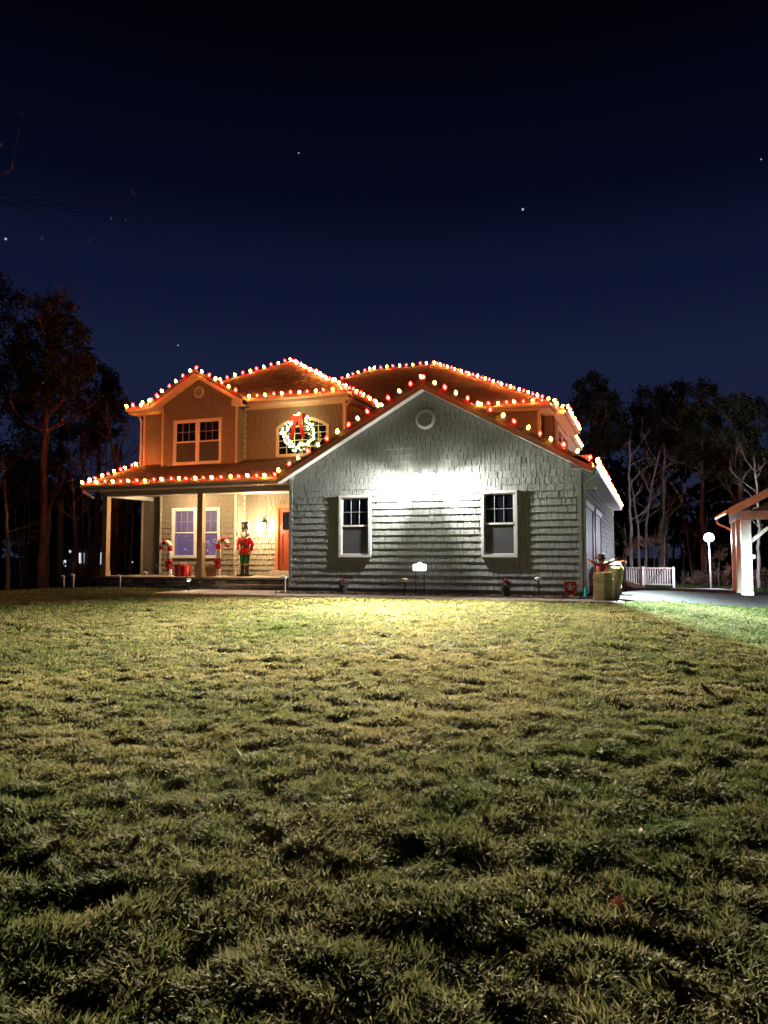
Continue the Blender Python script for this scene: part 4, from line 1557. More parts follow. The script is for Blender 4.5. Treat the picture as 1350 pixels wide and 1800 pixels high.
# ------------------------------------------------------------------ front bed things
def flower_pot(x, y, label, s=1.0):
    r = thing('flower_pot', (x, y, .02), label, 'flower pot', 'potted mums by the garage wall')
    MB().lathe([(.085 * s, 0), (.12 * s, .20 * s), (.13 * s, .20 * s), (.13 * s, .235 * s), (.11 * s, .235 * s), (.105 * s, .20 * s)], (x, y, .02), 14).build('pot', M['pot'], r)
    rn = random.Random(int(x * 100))
    lm, fm = MB(), MB()
    for _ in range(150):
        a, q = rn.uniform(0, 2 * PI), rn.uniform(.1, PI / 2)
        R_ = .155 * s * rn.uniform(.5, 1)
        c = Vector((x + R_ * math.cos(a) * math.cos(q), y + R_ * math.sin(a) * math.cos(q), .02 + .25 * s + R_ * .75 * math.sin(q)))
        d = Vector((rn.gauss(0, 1), rn.gauss(0, 1), rn.gauss(.4, 1))).normalized() * .045
        n = d.orthogonal().normalized() * .014
        lm.poly([c, c + d * .5 + n, c + d, c + d * .5 - n])
    lm.build('leaves', M['mumleaf'], r, recalc=False)
    for k in range(46):
        a, q = rn.uniform(0, 2 * PI), rn.uniform(.15, PI / 2)
        R_ = .165 * s * rn.uniform(.8, 1.05)
        c = Vector((x + R_ * math.cos(a) * math.cos(q), y + R_ * math.sin(a) * math.cos(q), .02 + .255 * s + R_ * .8 * math.sin(q)))
        fm.ball(c, .021, 6, 4, 1, 1, .6)
    fm.build('blossoms', M['mum'], r)


flower_pot(1.78, -.42, 'potted magenta mums below the left garage window', .95)
flower_pot(6.15, -.50, 'potted magenta mums below the right garage window, larger pot', 1.05)

sg = thing('house_sign', (3.98, -.62, .02), 'white scalloped yard plaque on two black legs before the garage wall', 'sign')
FSg = front(-.62)
pts = []
sx0, sx1, sz0, sz1 = 3.80, 4.16, .62, .80
for (cx_, cz_, a0) in ((sx0 + .04, sz0 + .04, 180), (sx1 - .04, sz0 + .04, 270), (sx1 - .04, sz1 - .04, 0)):
    for i in range(5):
        a = math.radians(a0 + i * 22.5); pts.append((cx_ + .04 * math.cos(a), cz_ + .04 * math.sin(a)))
for i in range(9):
    a = math.radians(i * 22.5); pts.append((3.98 + .065 * math.cos(a), sz1 + .045 * math.sin(a)))
for i in range(5):
    a = math.radians(90 + i * 22.5); pts.append((sx0 + .04 + .04 * math.cos(a), sz1 - .04 + .04 * math.sin(a)))
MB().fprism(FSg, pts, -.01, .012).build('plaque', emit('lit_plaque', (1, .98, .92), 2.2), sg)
for ux in (3.87, 4.09):
    MB().tube([(ux, -.60, .0), (ux, -.60, .66)], .012, 8).build('leg', M['black'], sg)

ys_ = thing('yard_sign', (7.72, -.75, .0), 'red shield shaped yard sign with white print on a white stake', 'sign')
FY = front(-.76)
sh = [(-.145, .30), (-.15, .19), (-.10, .11), (0, .065), (.10, .11), (.15, .19), (.145, .30), (.15, .42), (.06, .40), (0, .425), (-.06, .40), (-.15, .42)]
ux = 7.72
MB().fprism(FY, [(ux + a, b) for a, b in sh], -.006, .006).build('shield', M['redgloss'], ys_)
rim = MB()
for (a, b) in zip(sh, sh[1:] + sh[:1]):
    k = .90
    c_ = (0, .25)
    f = lambda p: (ux + c_[0] + (p[0] - c_[0]) * k, c_[1] + (p[1] - c_[1]) * k)
    rim.fprism(FY, [(ux + a[0], a[1]), (ux + b[0], b[1]), f(b), f(a)], .0065, .0095)
rim.build('border', M['pink'], ys_)
pr = MB()
pr.fprism(FY, [(ux - .055, .20), (ux + .055, .20), (ux + .035, .29), (ux + .015, .36), (ux - .015, .36), (ux - .035, .29)], .0065, .009)
pr.fprism(FY, [(ux - .10, .27), (ux - .07, .25), (ux - .065, .30), (ux - .09, .31)], .0065, .009)
pr.fprism(FY, [(ux + .07, .25), (ux + .10, .27), (ux + .09, .31), (ux + .065, .30)], .0065, .009)
pr.build('print', M['white'], ys_)
MB().tube([(ux + .02, -.745, .0), (ux, -.745, .44)], .011, 8).build('stake', M['white'], ys_)


def path_light(x, y, h, label, lit=False, capped=True):
    z = float(ground_z(x, y))
    r = thing('path_light', (x, y, z), label, 'path light', 'low garden lights along the lawn edge')
    MB().tube([(x, y, z - .05), (x, y, z + h)], [.012, .02], 8).build('stake', M['black'] if capped else M['whiteplastic'], r)
    if capped:
        MB().lathe([(.085, 0), (.075, .03), (.03, .055)], (x, y, z + h + .035), 12).build('cap', M['whiteplastic'], r)
        MB().lathe([(.04, 0), (.04, .033)], (x, y, z + h), 10).build('lens', M['lens_small'] if lit else M['whiteplastic'], r)
        if lit: lamp('path_glow', 'POINT', (x, y + .05, z + h + .02), 22, (1, .80, .52), r, .05)
    else:
        MB().tube([(x - .09, y, z + h + .03), (x + .02, y, z + h + .02)], [.05, .035], 10).build('head', M['whiteplastic'], r)
    return r


def pl(px_, py_, z, h, label, lit=False, capped=True):
    p = at(px_, py_, 'z', z)
    path_light(p.x, p.y, h, label, lit, capped)


path_light(3.72, -1.02, .36, 'thin black path light beside the white plaque')
pl(331, 1043, -.05, .28, 'mushroom capped path light glowing before the stone porch base', True)
pl(257, 1036, -.1, .42, 'white stake spotlight in the grass left of the porch steps', False, False)
pl(501, 1043, 0, .40, 'white stake spotlight at the garage corner beside the porch step', False, False)
pl(129, 1041, -.2, .40, 'pale spotlight on a stake at the wood edge, the taller of two', False, False)
pl(112, 1039, -.2, .38, 'dim spotlight on a stake at the wood edge, the farther of two', False, False)
pl(211, 1040, -.12, .34, 'bare white stake before the left end of the porch stones', False, False)
path_light(7.0, -.9, .42, 'thin black path light near the red shield sign')
pk = thing('hook_stake', (-3.35, .55, -.05), 'thin black hooked stake before the middle porch post', 'stake')
MB().tube([(-3.35, .55, -.05), (-3.35, .55, .33), (-3.30, .55, .36), (-3.25, .55, .33)], .010, 6).build('rod', M['black'], pk)

# ------------------------------------------------------------------ straw bales, scarecrow, bins
def bale(x, y, z, w, d, h, rot, tilt, label):
    r = thing('straw_bale', (x, y, z), label, 'straw bale', 'straw bales at the garage corner')
    r.rotation_euler = (0, tilt, rot)
    ORIGIN[r.name] = Vector((0, 0, 0))
    rn = random.Random(int(x * 77))
    MB().box(-w / 2, w / 2, -d / 2, d / 2, 0, h).build('bale', M['straw'], r, bevel=.03)
    mb = MB()
    for _ in range(420):
        f = rn.randrange(5)
        u, v = rn.uniform(-.5, .5), rn.uniform(0, 1)
        if f == 0: c, n = Vector((u * w, -d / 2, v * h)), Vector((0, -1, 0))
        elif f == 1: c, n = Vector((w / 2, u * d, v * h)), Vector((1, 0, 0))
        elif f == 2: c, n = Vector((-w / 2, u * d, v * h)), Vector((-1, 0, 0))
        elif f == 3: c, n = Vector((u * w, (v - .5) * d, h)), Vector((0, 0, 1))
        else: c, n = Vector((u * w, d / 2, v * h)), Vector((0, 1, 0))
        t = Vector((rn.gauss(0, .4), rn.gauss(0, .4), rn.gauss(0, 1))) + n * .5
        t = t.normalized() * rn.uniform(.04, .12)
        s_ = n.cross(t).normalized() * .004
        mb.poly([c - s_, c + s_, c + t])
    mb.build('straw_stalks', M['straw'], r, recalc=False, kind='stuff')
    for k in (.3, .7):
        mb = MB()
        zz = h * k
        e = .004
        mb.tube([(-w / 2 - e, -d / 2 - e, zz), (w / 2 + e, -d / 2 - e, zz), (w / 2 + e, d / 2 + e, zz), (-w / 2 - e, d / 2 + e, zz), (-w / 2 - e, -d / 2 - e, zz)], .005, 5)
        mb.build('twine', M['wood'], r)


bale(8.48, -1.25, .01, .31, .36, .62, -.42, .02, 'upright straw bale in front of the scarecrow')
bale(8.66, -.82, .01, .25, .34, .74, -.30, .16, 'straw bale leaning to the right behind the upright one')
scw = thing('scarecrow', (8.44, -.72, .0), 'scarecrow with brown hat, pink red shirt and orange stick arms behind the bales', 'scarecrow')
X, Y = 8.44, -.72
MB().tube([(X, Y, 0), (X, Y, .75)], .022, 8).build('pole', M['wood'], scw)
MB().lathe([(.10, 0), (.13, .12), (.12, .25), (.09, .31), (.04, .33)], (X, Y, .50), 12, 1, .7).build('shirt', M['mumshirt'] if 'mumshirt' in M else mat('pink_shirt', (.40, .06, .09), .8, (.30, .035, .05), 10), scw, smooth=True)
MB().ball((X, Y, .895), .075, 12, 8, 1, .95, 1.1).build('head', M['straw'], scw, smooth=True)
hat = MB()
hat.lathe([(.16, 0), (.165, .012), (.085, .03), (.082, .10), (.07, .125), (.02, .13)], (X, Y, .93), 16)
hat.build('hat', M['hat'], scw, smooth=True)
MB().lathe([(.088, 0), (.088, .018)], (X, Y, .955), 16).build('hat_band', M['redgloss'], scw)
for s in (-1, 1):
    MB().ball((X + s * .03, Y - .07, .905), .011, 6, 4).build('eye', M['black'], scw)
    a = MB().tube([(X + s * .09, Y, .80), (X + s * .20, Y - .02, .86), (X + s * .31, Y - .03, .915)], [.045, .035, .026], 8).build('arm', mat('orange_sleeve', (.50, .20, .08), .8), scw, smooth=True)
    MB().tube([(X + s * .31, Y - .03, .915), (X + s * .36, Y - .03, .95)], [.018, .006], 6).build('straw_hand', M['straw'], scw)


def bin_(x, y, z, w, h, m, label):
    r = thing('wheeled_bin', (x, y, z), label, 'bin', 'wheeled bins beside the garage')
    a, b = w * .40, w * .5
    MB().prism_pts([(x - a, y - a, z + .06), (x + a, y - a, z + .06), (x + a, y + a, z + .06), (x - a, y + a, z + .06)],
                   [(x - b, y - b, z + h), (x + b, y - b, z + h), (x + b, y + b, z + h), (x - b, y + b, z + h)]).build('body', m, r, bevel=.015)
    MB().prism_pts([(x - b - .02, y - b - .03, z + h + .003), (x + b + .02, y - b - .03, z + h + .003), (x + b + .02, y + b, z + h + .003), (x - b - .02, y + b, z + h + .003)],
                   [(x - b, y - b, z + h + .04), (x + b, y - b, z + h + .04), (x + b, y + b, z + h + .08), (x - b, y + b, z + h + .08)]).build('lid', m, r, bevel=.01)
    for s in (-1, 1):
        MB().tube([(x + s * (a + .01), y + a, z + .10), (x + s * (a + .06), y + a, z + .10)], .10, 14).build('wheel', M['black'], r)
    MB().tube([(x - b * .7, y + b + .05, z + h - .04), (x + b * .7, y + b + .05, z + h - .04)], .018, 8).build('handle', M['black'], r)


bin_(8.55, .95, -.02, .50, .80, M['hat'], 'dark wheeled bin behind the scarecrow by the garage wall')
pb = at(1087, 1040, 'z', -.12)
bin_(pb.x, pb.y, float(ground_z(pb.x, pb.y)) + .012, .50, .80, M['bin'], 'blue grey wheeled bin right of the straw bales')

# ------------------------------------------------------------------ railing
ra, rb = Vector((7.75, 22.3, -.62)), Vector((10.62, 21.1, -.62))
rl = thing('railing', ra, 'white baluster railing beyond the driveway', 'railing')
dv_ = (rb - ra)
L = dv_.length
t_ = dv_.normalized()
n_ = Vector((-t_.y, t_.x, 0))


def obox(a, b, w, h):
    """beam of width w and height h from a to b, a on its lower centre line"""
    s = (b - a).normalized().cross(Vector((0, 0, 1))).normalized() * w / 2
    u = Vector((0, 0, h))
    return MB().prism_pts([a - s, a + s, b + s, b - s], [a - s + u, a + s + u, b + s + u, b - s + u])


obox(ra + Vector((0, 0, .98)), rb + Vector((0, 0, .98)), .10, .07).build('top_rail', M['trim'], rl)
obox(ra + Vector((0, 0, .16)), rb + Vector((0, 0, .16)), .06, .07).build('bottom_rail', M['trim'], rl)
for f in (0, .5, 1):
    p = ra + dv_ * f
    MB().box(p.x - .055, p.x + .055, p.y - .055, p.y + .055, -.7, .46).build('post', M['trim'], rl)
nb = 25
for k in range(nb):
    f = (k + .5) / nb
    if abs(f - .5) < .015: continue
    p = ra + dv_ * f
    MB().box(p.x - .02, p.x + .02, p.y - .02, p.y + .02, -.62 + .23, -.62 + .98).build('baluster', M['trim'], rl)
obox(ra + dv_ * .60 - n_ * .9 + Vector((0, 0, .05)), rb - n_ * .9 + Vector((0, 0, 1.0)), .05, .06).build('stair_rail', M['trim'], rl)

# ------------------------------------------------------------------ pavilion on the right
pv = thing('pavilion', (12.75, 10.5, -.42), 'white open pavilion with gabled roof and wrapped posts beside the driveway', 'pavilion')
PW = M['trim']
pzb, pzt = -.45, 2.30
for (x, y) in ((12.75, 10.5), (12.75, 12.1), (12.75, 13.7), (18.6, 10.5), (18.6, 13.7)):
    MB().box(x - .165, x + .165, y - .165, y + .165, pzb + .18, pzt).build('post', PW, pv, bevel=.008)
    MB().box(x - .185, x + .185, y - .185, y + .185, pzb, pzb + .18).build('plinth', PW, pv, bevel=.008)
MB().box(12.55, 12.95, 10.2, 14.0, pzt, pzt + .30).build('beam', PW, pv)
MB().box(12.96, 18.39, 10.34, 10.66, pzt, pzt + .30).build('beam', PW, pv)
MB().box(18.4, 18.8, 10.2, 14.0, pzt, pzt + .30).build('beam', PW, pv)
ex, ez, pr_x, pr_z = 12.15, 2.52, 15.675, 4.40
for sgn in (1, -1):
    e = ex if sgn > 0 else 2 * pr_x - ex
    a = [(e, 10.0, ez), (pr_x, 10.0, pr_z), (pr_x, 14.3, pr_z), (e, 14.3, ez)]
    MB().prism_pts([(x, y, z) for x, y, z in a], [(x, y, z + .14) for x, y, z in a]).build('roof', M['roof'], pv)
    b = [(e, 9.96, ez - .14), (pr_x, 9.96, pr_z - .14), (pr_x, 9.96, pr_z + .16), (e, 9.96, ez + .16)]
    MB().prism_pts(b, [(x, y + .035, z) for x, y, z in b]).build('rake_board', PW, pv)
MB().fprism(front(10.35), [(12.95, 2.60), (18.4, 2.60), (pr_x, 4.30)], 0, .05).build('gable_panel', M['navy'], pv)
for (x0, dx) in ((12.92, 1), (18.43, -1)):
    MB().prism_pts([(x0, 10.42, 1.45), (x0, 10.58, 1.45), (x0, 10.58, 1.62), (x0, 10.42, 1.62)],
                   [(x0 + dx * .95, 10.42, 2.29), (x0 + dx * .95, 10.58, 2.29), (x0 + dx * .80, 10.58, 2.29), (x0 + dx * .80, 10.42, 2.29)]).build('brace', PW, pv)
MB().tube([(12.10, 9.97, 2.56), (12.10, 14.32, 2.56)], .075, 10).build('gutter', PW, pv)
MB().tube([(12.10, 14.2, 2.5), (12.14, 14.1, 2.3), (12.6, 13.9, 2.05)], .045, 8).build('downspout', PW, pv)
MB().ball((12.96, 10.30, .98), .085, 10, 8).build('lamp_globe', M['whiteplastic'], pv, smooth=True)

# ------------------------------------------------------------------ trees
def limb_tree(name, label, cat, trunk, r0, r1, branches, mbark, crown=None, group=None, seed=1, twig=True):
    """trunk: polyline of points; branches: how many limbs leave its upper part; crown: (material, list of (centre, radius), n, size)"""
    rn = random.Random(seed)
    base = Vector(trunk[0])
    root = thing(name, base, label, cat, group)
    # wobble the trunk
    pts = []
    T = [Vector(p) for p in trunk]
    for a, b in zip(T[:-1], T[1:]):
        for k in range(5):
            p = a + (b - a) * (k / 5)
            pts.append(p + Vector((rn.gauss(0, r0 * .22), rn.gauss(0, r0 * .2), 0)))
    pts.append(T[-1])
    br = MB()
    n = len(pts)
    rr = [r0 * (1 + (.35 if i == 0 else 0)) + (r1 - r0) * (i / (n - 1)) for i in range(n)]
    MB().tube(pts, rr, 9).build('trunk', mbark, root, smooth=True)
    def grow(p, d, L, r, depth):
        nonlocal br
        q = [p]
        for i in range(4):
            d = (d + Vector((rn.gauss(0, .16), rn.gauss(0, .16), rn.gauss(.07, .10)))).normalized()
            q.append(q[-1] + d * L / 4)
        br.tube(q, [r, r * .85, r * .7, r * .5, r * .3], 5)
        if depth > 0:
            for k in range(rn.choice([2, 3])):
                i = rn.choice([2, 3, 4])
                dd = (d + Vector((rn.gauss(0, .55), rn.gauss(0, .55), rn.gauss(.15, .35)))).normalized()
                grow(q[i], dd, L * rn.uniform(.45, .7), r * .5, depth - 1)
    H = (T[-1] - T[0]).length
    for k in range(branches):
        f = rn.uniform(.42, .98)
        i = min(n - 2, int(f * (n - 1)))
        a = rn.uniform(0, 2 * PI)
        d = Vector((math.cos(a), math.sin(a), rn.uniform(.25, 1.0))).normalized()
        br = MB()
        grow(pts[i], d, H * rn.uniform(.12, .26) * (1.25 - f * .6), rr[i] * .45, 2 if twig else 1)
        br.build('limb', mbark, root, recalc=False)
    if crown:
        leafcloud(root, *crown, seed=seed)
    return root


def leafcloud(root, m, blobs, n, size, seed=1, name='crown', aspect=.35, droop=0.0):
    rn = np.random.default_rng(seed * 13 + 5)
    vol = np.array([float(np.mean(b[1])) ** 2 for b in blobs]); vol = vol / vol.sum()
    V = []
    off = ORIGIN[root.name] if root else Vector((0, 0, 0))
    # leaf clumps gathered round sub-centres, so that gaps show between them
    for (c, R), fr in zip(blobs, vol):
        c = np.array(c)
        R3 = np.array(R) if hasattr(R, '__len__') else np.array([R, R, R * .8])
        k = max(6, int(fr * n))
        nsub = max(5, k // 38)
        sub = rn.normal(0, 1, (nsub, 3)); sub /= np.linalg.norm(sub, axis=1)[:, None]
        sub = c + sub * R3 * (rn.uniform(.25, 1, (nsub, 1)) ** .45)
        which = rn.integers(0, nsub, k)
        p = sub[which] + rn.normal(0, 1, (k, 3)) * R3.mean() * .13
        d = rn.normal(0, 1, (k, 3)); d[:, 2] -= droop; d /= np.linalg.norm(d, axis=1)[:, None]
        e = np.cross(d, rn.normal(0, 1, (k, 3))); e /= np.linalg.norm(e, axis=1)[:, None]
        L = size * rn.uniform(.6, 1.4, (k, 1))
        V.append(np.stack([p, p + d * L * .5 + e * L * aspect * .5, p + d * L, p + d * L * .5 - e * L * aspect * .5], 1))
    V = np.concatenate(V).reshape(-1, 3) - np.array(off)
    nq = len(V) // 4
    me = bpy.data.meshes.new(name)
    me.vertices.add(len(V)); me.vertices.foreach_set('co', V.ravel())
    me.loops.add(nq * 4); me.loops.foreach_set('vertex_index', np.arange(nq * 4))
    me.polygons.add(nq)
    me.polygons.foreach_set('loop_start', np.arange(nq) * 4)
    me.polygons.foreach_set('loop_total', np.full(nq, 4))
    me.update(calc_edges=True)
    me.materials.append(m)
    o = bpy.data.objects.new(name, me)
    COL.objects.link(o)
    if root:
        o.parent = root
        ORIGIN[o.name] = off
    return o


def dep(px_, py_, Y):
    return at(px_, py_, 'y', Y)


def trunk_px(pts, Y, gz_=True):
    q = [dep(a, b, Y) for a, b in pts]
    q[0].z = float(ground_z(q[0].x, Y)) - .25
    return q


def blob_px(px_, py_, Y, rpx, flat=.8, dy=0.0):
    p = dep(px_, py_, Y + dy)
    d = (p - CAM).length
    R = rpx * d / 1300
    return (tuple(p), (R, R, R * flat))


GL = 'trees of the wood left of the house'
GRt = 'trees of the wood right of the house'
N_ = M['needle']
D_ = M['darkleaf']
# left wood
limb_tree('pine_tree', 'tallest left pine, with a straight bare brown trunk', 'tree', trunk_px([(72, 1030), (76, 900), (82, 760), (88, 640), (92, 540)], 6), .19, .05, 12, M['pinebark'],
          (N_, [blob_px(88, 548, 6, 36), blob_px(70, 590, 6, 40), blob_px(112, 585, 6, 34), blob_px(60, 640, 6, 50), blob_px(120, 640, 6, 42), blob_px(92, 690, 6, 44), blob_px(35, 680, 6, 44, 1, 1)], 11875, 0.198), GL, 3)
limb_tree('oak_tree', 'slim crooked oak close beside the tall pine trunk', 'tree', trunk_px([(82, 1028), (84, 950), (88, 890), (108, 850), (150, 800)], 6.6), .10, .03, 9, M['bark'], None, GL, 4)
limb_tree('birch_tree', 'thin forked birch between the tall pine and the porch', 'tree', trunk_px([(128, 1020), (133, 930), (128, 850), (122, 760)], 7.5), .085, .02, 9, M['palebark'], None, GL, 5)
limb_tree('birch_tree', 'pale young birch near the left border with a low fork', 'tree', trunk_px([(14, 1030), (14, 950), (10, 880), (4, 800)], 5.0), .10, .03, 8, M['palebark'],
          (M['brownleaf'], [blob_px(6, 830, 5, 26), blob_px(28, 945, 5, 26, .4), blob_px(60, 938, 5, 22, .3), blob_px(4, 915, 5, 14)], 320, .13), GL, 6)
limb_tree('sapling', 'bent thin sapling left of the tall pine trunk', 'tree', trunk_px([(38, 1022), (33, 960), (26, 900), (58, 830), (40, 760)], 6.2), .04, .015, 6, M['bark'], None, GL, 7)
limb_tree('forked_tree', 'wide forked bare tree above the porch eave at left', 'tree', trunk_px([(204, 1010), (204, 900), (203, 830), (190, 740), (185, 700)], 12), .13, .03, 10, M['palebark'], None, GL, 8)
limb_tree('forked_tree', 'bare tree leaning right behind the upper left wall', 'tree', trunk_px([(206, 1000), (206, 850), (215, 780), (240, 730)], 12.6), .10, .03, 8, M['palebark'], None, GL, 9)
limb_tree('oak_tree', 'twisted grey trunk seen through the porch, nearer of two', 'tree', trunk_px([(187, 1015), (192, 960), (198, 930), (194, 890), (200, 840)], 8), .14, .07, 4, M['bark'], None, GL, 10)
limb_tree('oak_tree', 'straight darker trunk seen through the porch behind the twisted one', 'tree', trunk_px([(200, 1012), (200, 900), (204, 780)], 9), .13, .07, 4, M['pinebark'], None, GL, 11)
limb_tree('sapling', 'slim sapling seen through the porch near the house corner', 'tree', trunk_px([(222, 1010), (216, 940), (212, 880), (210, 800)], 9.5), .05, .02, 5, M['bark'], None, GL, 12)
limb_tree('maple_tree', 'slender bare tree just left of the porch downspout', 'tree', trunk_px([(156, 1015), (158, 930), (150, 830), (146, 760)], 10), .08, .03, 8, M['bark'], None, GL, 13)
limb_tree('broad_pine', 'rounded pine crown directly left of the upper roof corner', 'tree', trunk_px([(172, 1015), (172, 850), (176, 700)], 16), .18, .08, 6, M['pinebark'],
          (N_, [blob_px(178, 665, 16, 26), blob_px(200, 700, 16, 28), blob_px(160, 710, 16, 30), blob_px(190, 745, 16, 34), blob_px(150, 760, 16, 34)], 8125, 0.224), GL, 14)
limb_tree('pine_tree', 'dark pine leaving the picture at the upper left', 'tree', trunk_px([(-20, 1025), (-14, 800), (-10, 560)], 9), .2, .08, 6, M['pinebark'],
          (N_, [blob_px(0, 540, 9, 40), blob_px(-20, 620, 9, 60), blob_px(10, 700, 9, 50), blob_px(15, 790, 9, 46), blob_px(-30, 520, 9, 50)], 9375, 0.211), GL, 15)
limb_tree('broad_pine', 'dark spreading pine behind the tall pine trunk', 'tree', trunk_px([(104, 1010), (106, 800), (112, 640)], 20), .2, .08, 6, M['pinebark'],
          (N_, [blob_px(140, 630, 20, 26), blob_px(110, 660, 20, 36), blob_px(70, 730, 20, 44), blob_px(130, 780, 20, 40), blob_px(60, 800, 20, 44), blob_px(100, 850, 20, 44)], 9375, 0.238), GL, 16)
# right wood
limb_tree('broad_pine', 'dark round pine crown rising behind the roof corner at right', 'tree', trunk_px([(1040, 1000), (1042, 850), (1040, 690)], 32), .25, .1, 6, M['pinebark'],
          (N_, [blob_px(1038, 680, 32, 26), blob_px(1060, 715, 32, 34), blob_px(1020, 720, 32, 30), blob_px(1075, 765, 32, 36), blob_px(1045, 780, 32, 34)], 8125, 0.277), GRt, 20)
limb_tree('broad_pine', 'broad dark crown, left half of the wide crown above the yard lamp', 'tree', trunk_px([(1165, 1000), (1165, 860), (1160, 720)], 34), .27, .1, 6, M['bark'],
          (D_, [blob_px(1150, 710, 34, 34), blob_px(1185, 700, 34, 30), blob_px(1120, 745, 34, 36), blob_px(1165, 755, 34, 44), blob_px(1200, 760, 34, 36), blob_px(1140, 800, 34, 36)], 9375, 0.277), GRt, 21)
limb_tree('pine_tree', 'tall pine with a pale trunk right above the yard lamp', 'tree', trunk_px([(1234, 1005), (1235, 930), (1234, 830), (1232, 700)], 30), .15, .05, 10, M['palebark'],
          (N_, [blob_px(1234, 690, 30, 22), blob_px(1215, 720, 30, 26), blob_px(1255, 725, 30, 26), blob_px(1230, 760, 30, 36), blob_px(1265, 800, 30, 36, .5), blob_px(1205, 800, 30, 30, .6)], 7750, 0.238), GRt, 22)
limb_tree('pine_tree', 'pine with lit lower boughs above the pavilion roof', 'tree', trunk_px([(1300, 1000), (1302, 850), (1305, 700)], 27), .18, .06, 10, M['bark'],
          (N_, [blob_px(1305, 715, 27, 30), blob_px(1330, 745, 27, 36), blob_px(1290, 770, 27, 34, .5), blob_px(1335, 800, 27, 36, .5), blob_px(1275, 835, 27, 34, .25), blob_px(1320, 832, 27, 36, .25), blob_px(1352, 860, 27, 30, .3)], 9375, 0.211), GRt, 23)
R_TR = [([(1108, 1005), (1108, 930), (1106, 850), (1107, 770)], 25, .10, 'palebark', 8, 'straight pale trunk nearest the house wall, behind the railing'),
        ([(1125, 1005), (1122, 930), (1114, 880), (1108, 840)], 26, .085, 'palebark', 6, 'pale curved trunk bending left, second behind the railing'),
        ([(1134, 1003), (1136, 920), (1146, 850), (1160, 790)], 26.5, .085, 'palebark', 8, 'pale trunk leaning right, third behind the railing'),
        ([(1161, 1003), (1163, 940), (1168, 880), (1166, 780)], 27, .16, 'bark', 8, 'thickest grey trunk behind the railing'),
        ([(1168, 1003), (1167, 960), (1172, 920)], 25, .05, 'palebark', 4, 'short pale trunk right of the thickest one'),
        ([(1174, 1003), (1173, 950), (1176, 900), (1170, 840)], 28, .05, 'bark', 5, 'thin dark trunk above the railing end'),
        ([(1220, 1003), (1210, 960), (1204, 920), (1198, 870)], 29, .07, 'bark', 6, 'crooked trunk leaning left of the yard lamp'),
        ([(1200, 1000), (1204, 940), (1212, 880)], 31, .05, 'bark', 5, 'faint thin trunk midway between railing and yard lamp'),
        ([(1239, 1010), (1240, 980), (1241, 940), (1244, 900)], 27, .06, 'palebark', 4, 'pale sapling standing close to the yard lamp pole'),
        ([(1333, 1010), (1333, 960), (1336, 930), (1330, 850), (1326, 800)], 22, .09, 'palebark', 9, 'pale branching tree seen behind the pavilion posts'),
        ([(1296, 1000), (1292, 900), (1288, 860)], 28, .06, 'bark', 6, 'thin grey tree behind the pavilion eave')]
for k, (pts, Y, r, bk, nb_, lab) in enumerate(R_TR):
    limb_tree('bare_tree', lab, 'tree', trunk_px(pts, Y), r * 1.15, r * .4, nb_, M[bk], None, GRt, 40 + k)
limb_tree('beech_sapling', 'young beech holding brown leaves behind the railing', 'tree', trunk_px([(1100, 1005), (1100, 960), (1098, 920)], 24), .03, .012, 5, M['bark'],
          (M['brownleaf'], [blob_px(1098, 960, 24, 24, .6), blob_px(1125, 955, 24, 22, .6), blob_px(1085, 975, 24, 16, .4)], 620, .13), GRt, 60)
limb_tree('beech_sapling', 'brown leaved sapling above the right end of the railing', 'tree', trunk_px([(1150, 1005), (1150, 965), (1152, 930)], 25, ), .03, .012, 5, M['bark'],
          (M['brownleaf'], [blob_px(1150, 950, 25, 22, .6), blob_px(1165, 968, 25, 14, .5)], 420, .13), GRt, 61)
limb_tree('beech_sapling', 'brown leaved sapling right of the yard lamp', 'tree', trunk_px([(1262, 1010), (1264, 980), (1266, 950)], 23), .03, .012, 5, M['bark'],
          (M['brownleaf'], [blob_px(1258, 985, 23, 20, .6), blob_px(1275, 975, 23, 16, .5), blob_px(1268, 1000, 23, 22, .4)], 560, .12), GRt, 62)
# brush hedge
hg = thing('hedge', dep(1265, 1030, 24), 'dense brown brush hedge behind the yard lamp and pavilion', 'hedge')
leafcloud(hg, M['brownleaf'], [blob_px(x, 1016, 24, 16, .9) for x in range(1218, 1372, 16)], 4200, .14, 77, 'leaves')
sb = MB()
rn = random.Random(9)
for k in range(120):
    b = dep(rn.uniform(1195, 1375), 1034, 24)
    b.z = -.7
    sb.tube([b, b + Vector((rn.gauss(0, .2), rn.gauss(0, .3), rn.uniform(.5, 1.0)))], [.015, .006], 4)
sb.build('stems', M['bark'], hg, recalc=False)

# far wood: one dark mass
blobs = []
rn = random.Random(31)
for k in range(46):
    x = rn.uniform(-60, -9)
    blobs.append(((x, rn.uniform(26, 50), rn.uniform(.5, 7.5)), (3.2, 3.0, 2.6)))
for k in range(50):
    x = rn.uniform(4, 60)
    blobs.append(((x, rn.uniform(38, 62), rn.uniform(.0, 7.5)), (3.2, 3.0, 2.6)))
o = leafcloud(None, D_, blobs, 52000, .75, 5, 'woodland', .6)
props(o, 'dark mass of trees and brush deep in the wood behind the house', kind='stuff')
tk = MB()
for k in range(130):
    left = k % 2
    x = rn.uniform(-45, -9) if left else rn.uniform(9, 40)
    y = rn.uniform(14, 34) if left else rn.uniform(33, 48)
    z = float(ground_z(x, y)) - .3
    h = rn.uniform(6, 11)
    tk.tube([(x, y, z), (x + rn.gauss(0, .2), y, z + h * .5), (x + rn.gauss(0, .5), y, z + h)], [rn.uniform(.05, .13), .06, .02], 5)
o = tk.build('woodland_trunks', M['bark'], recalc=False)
props(o, 'thin dark trunks crowded in the wood behind the house', kind='stuff')
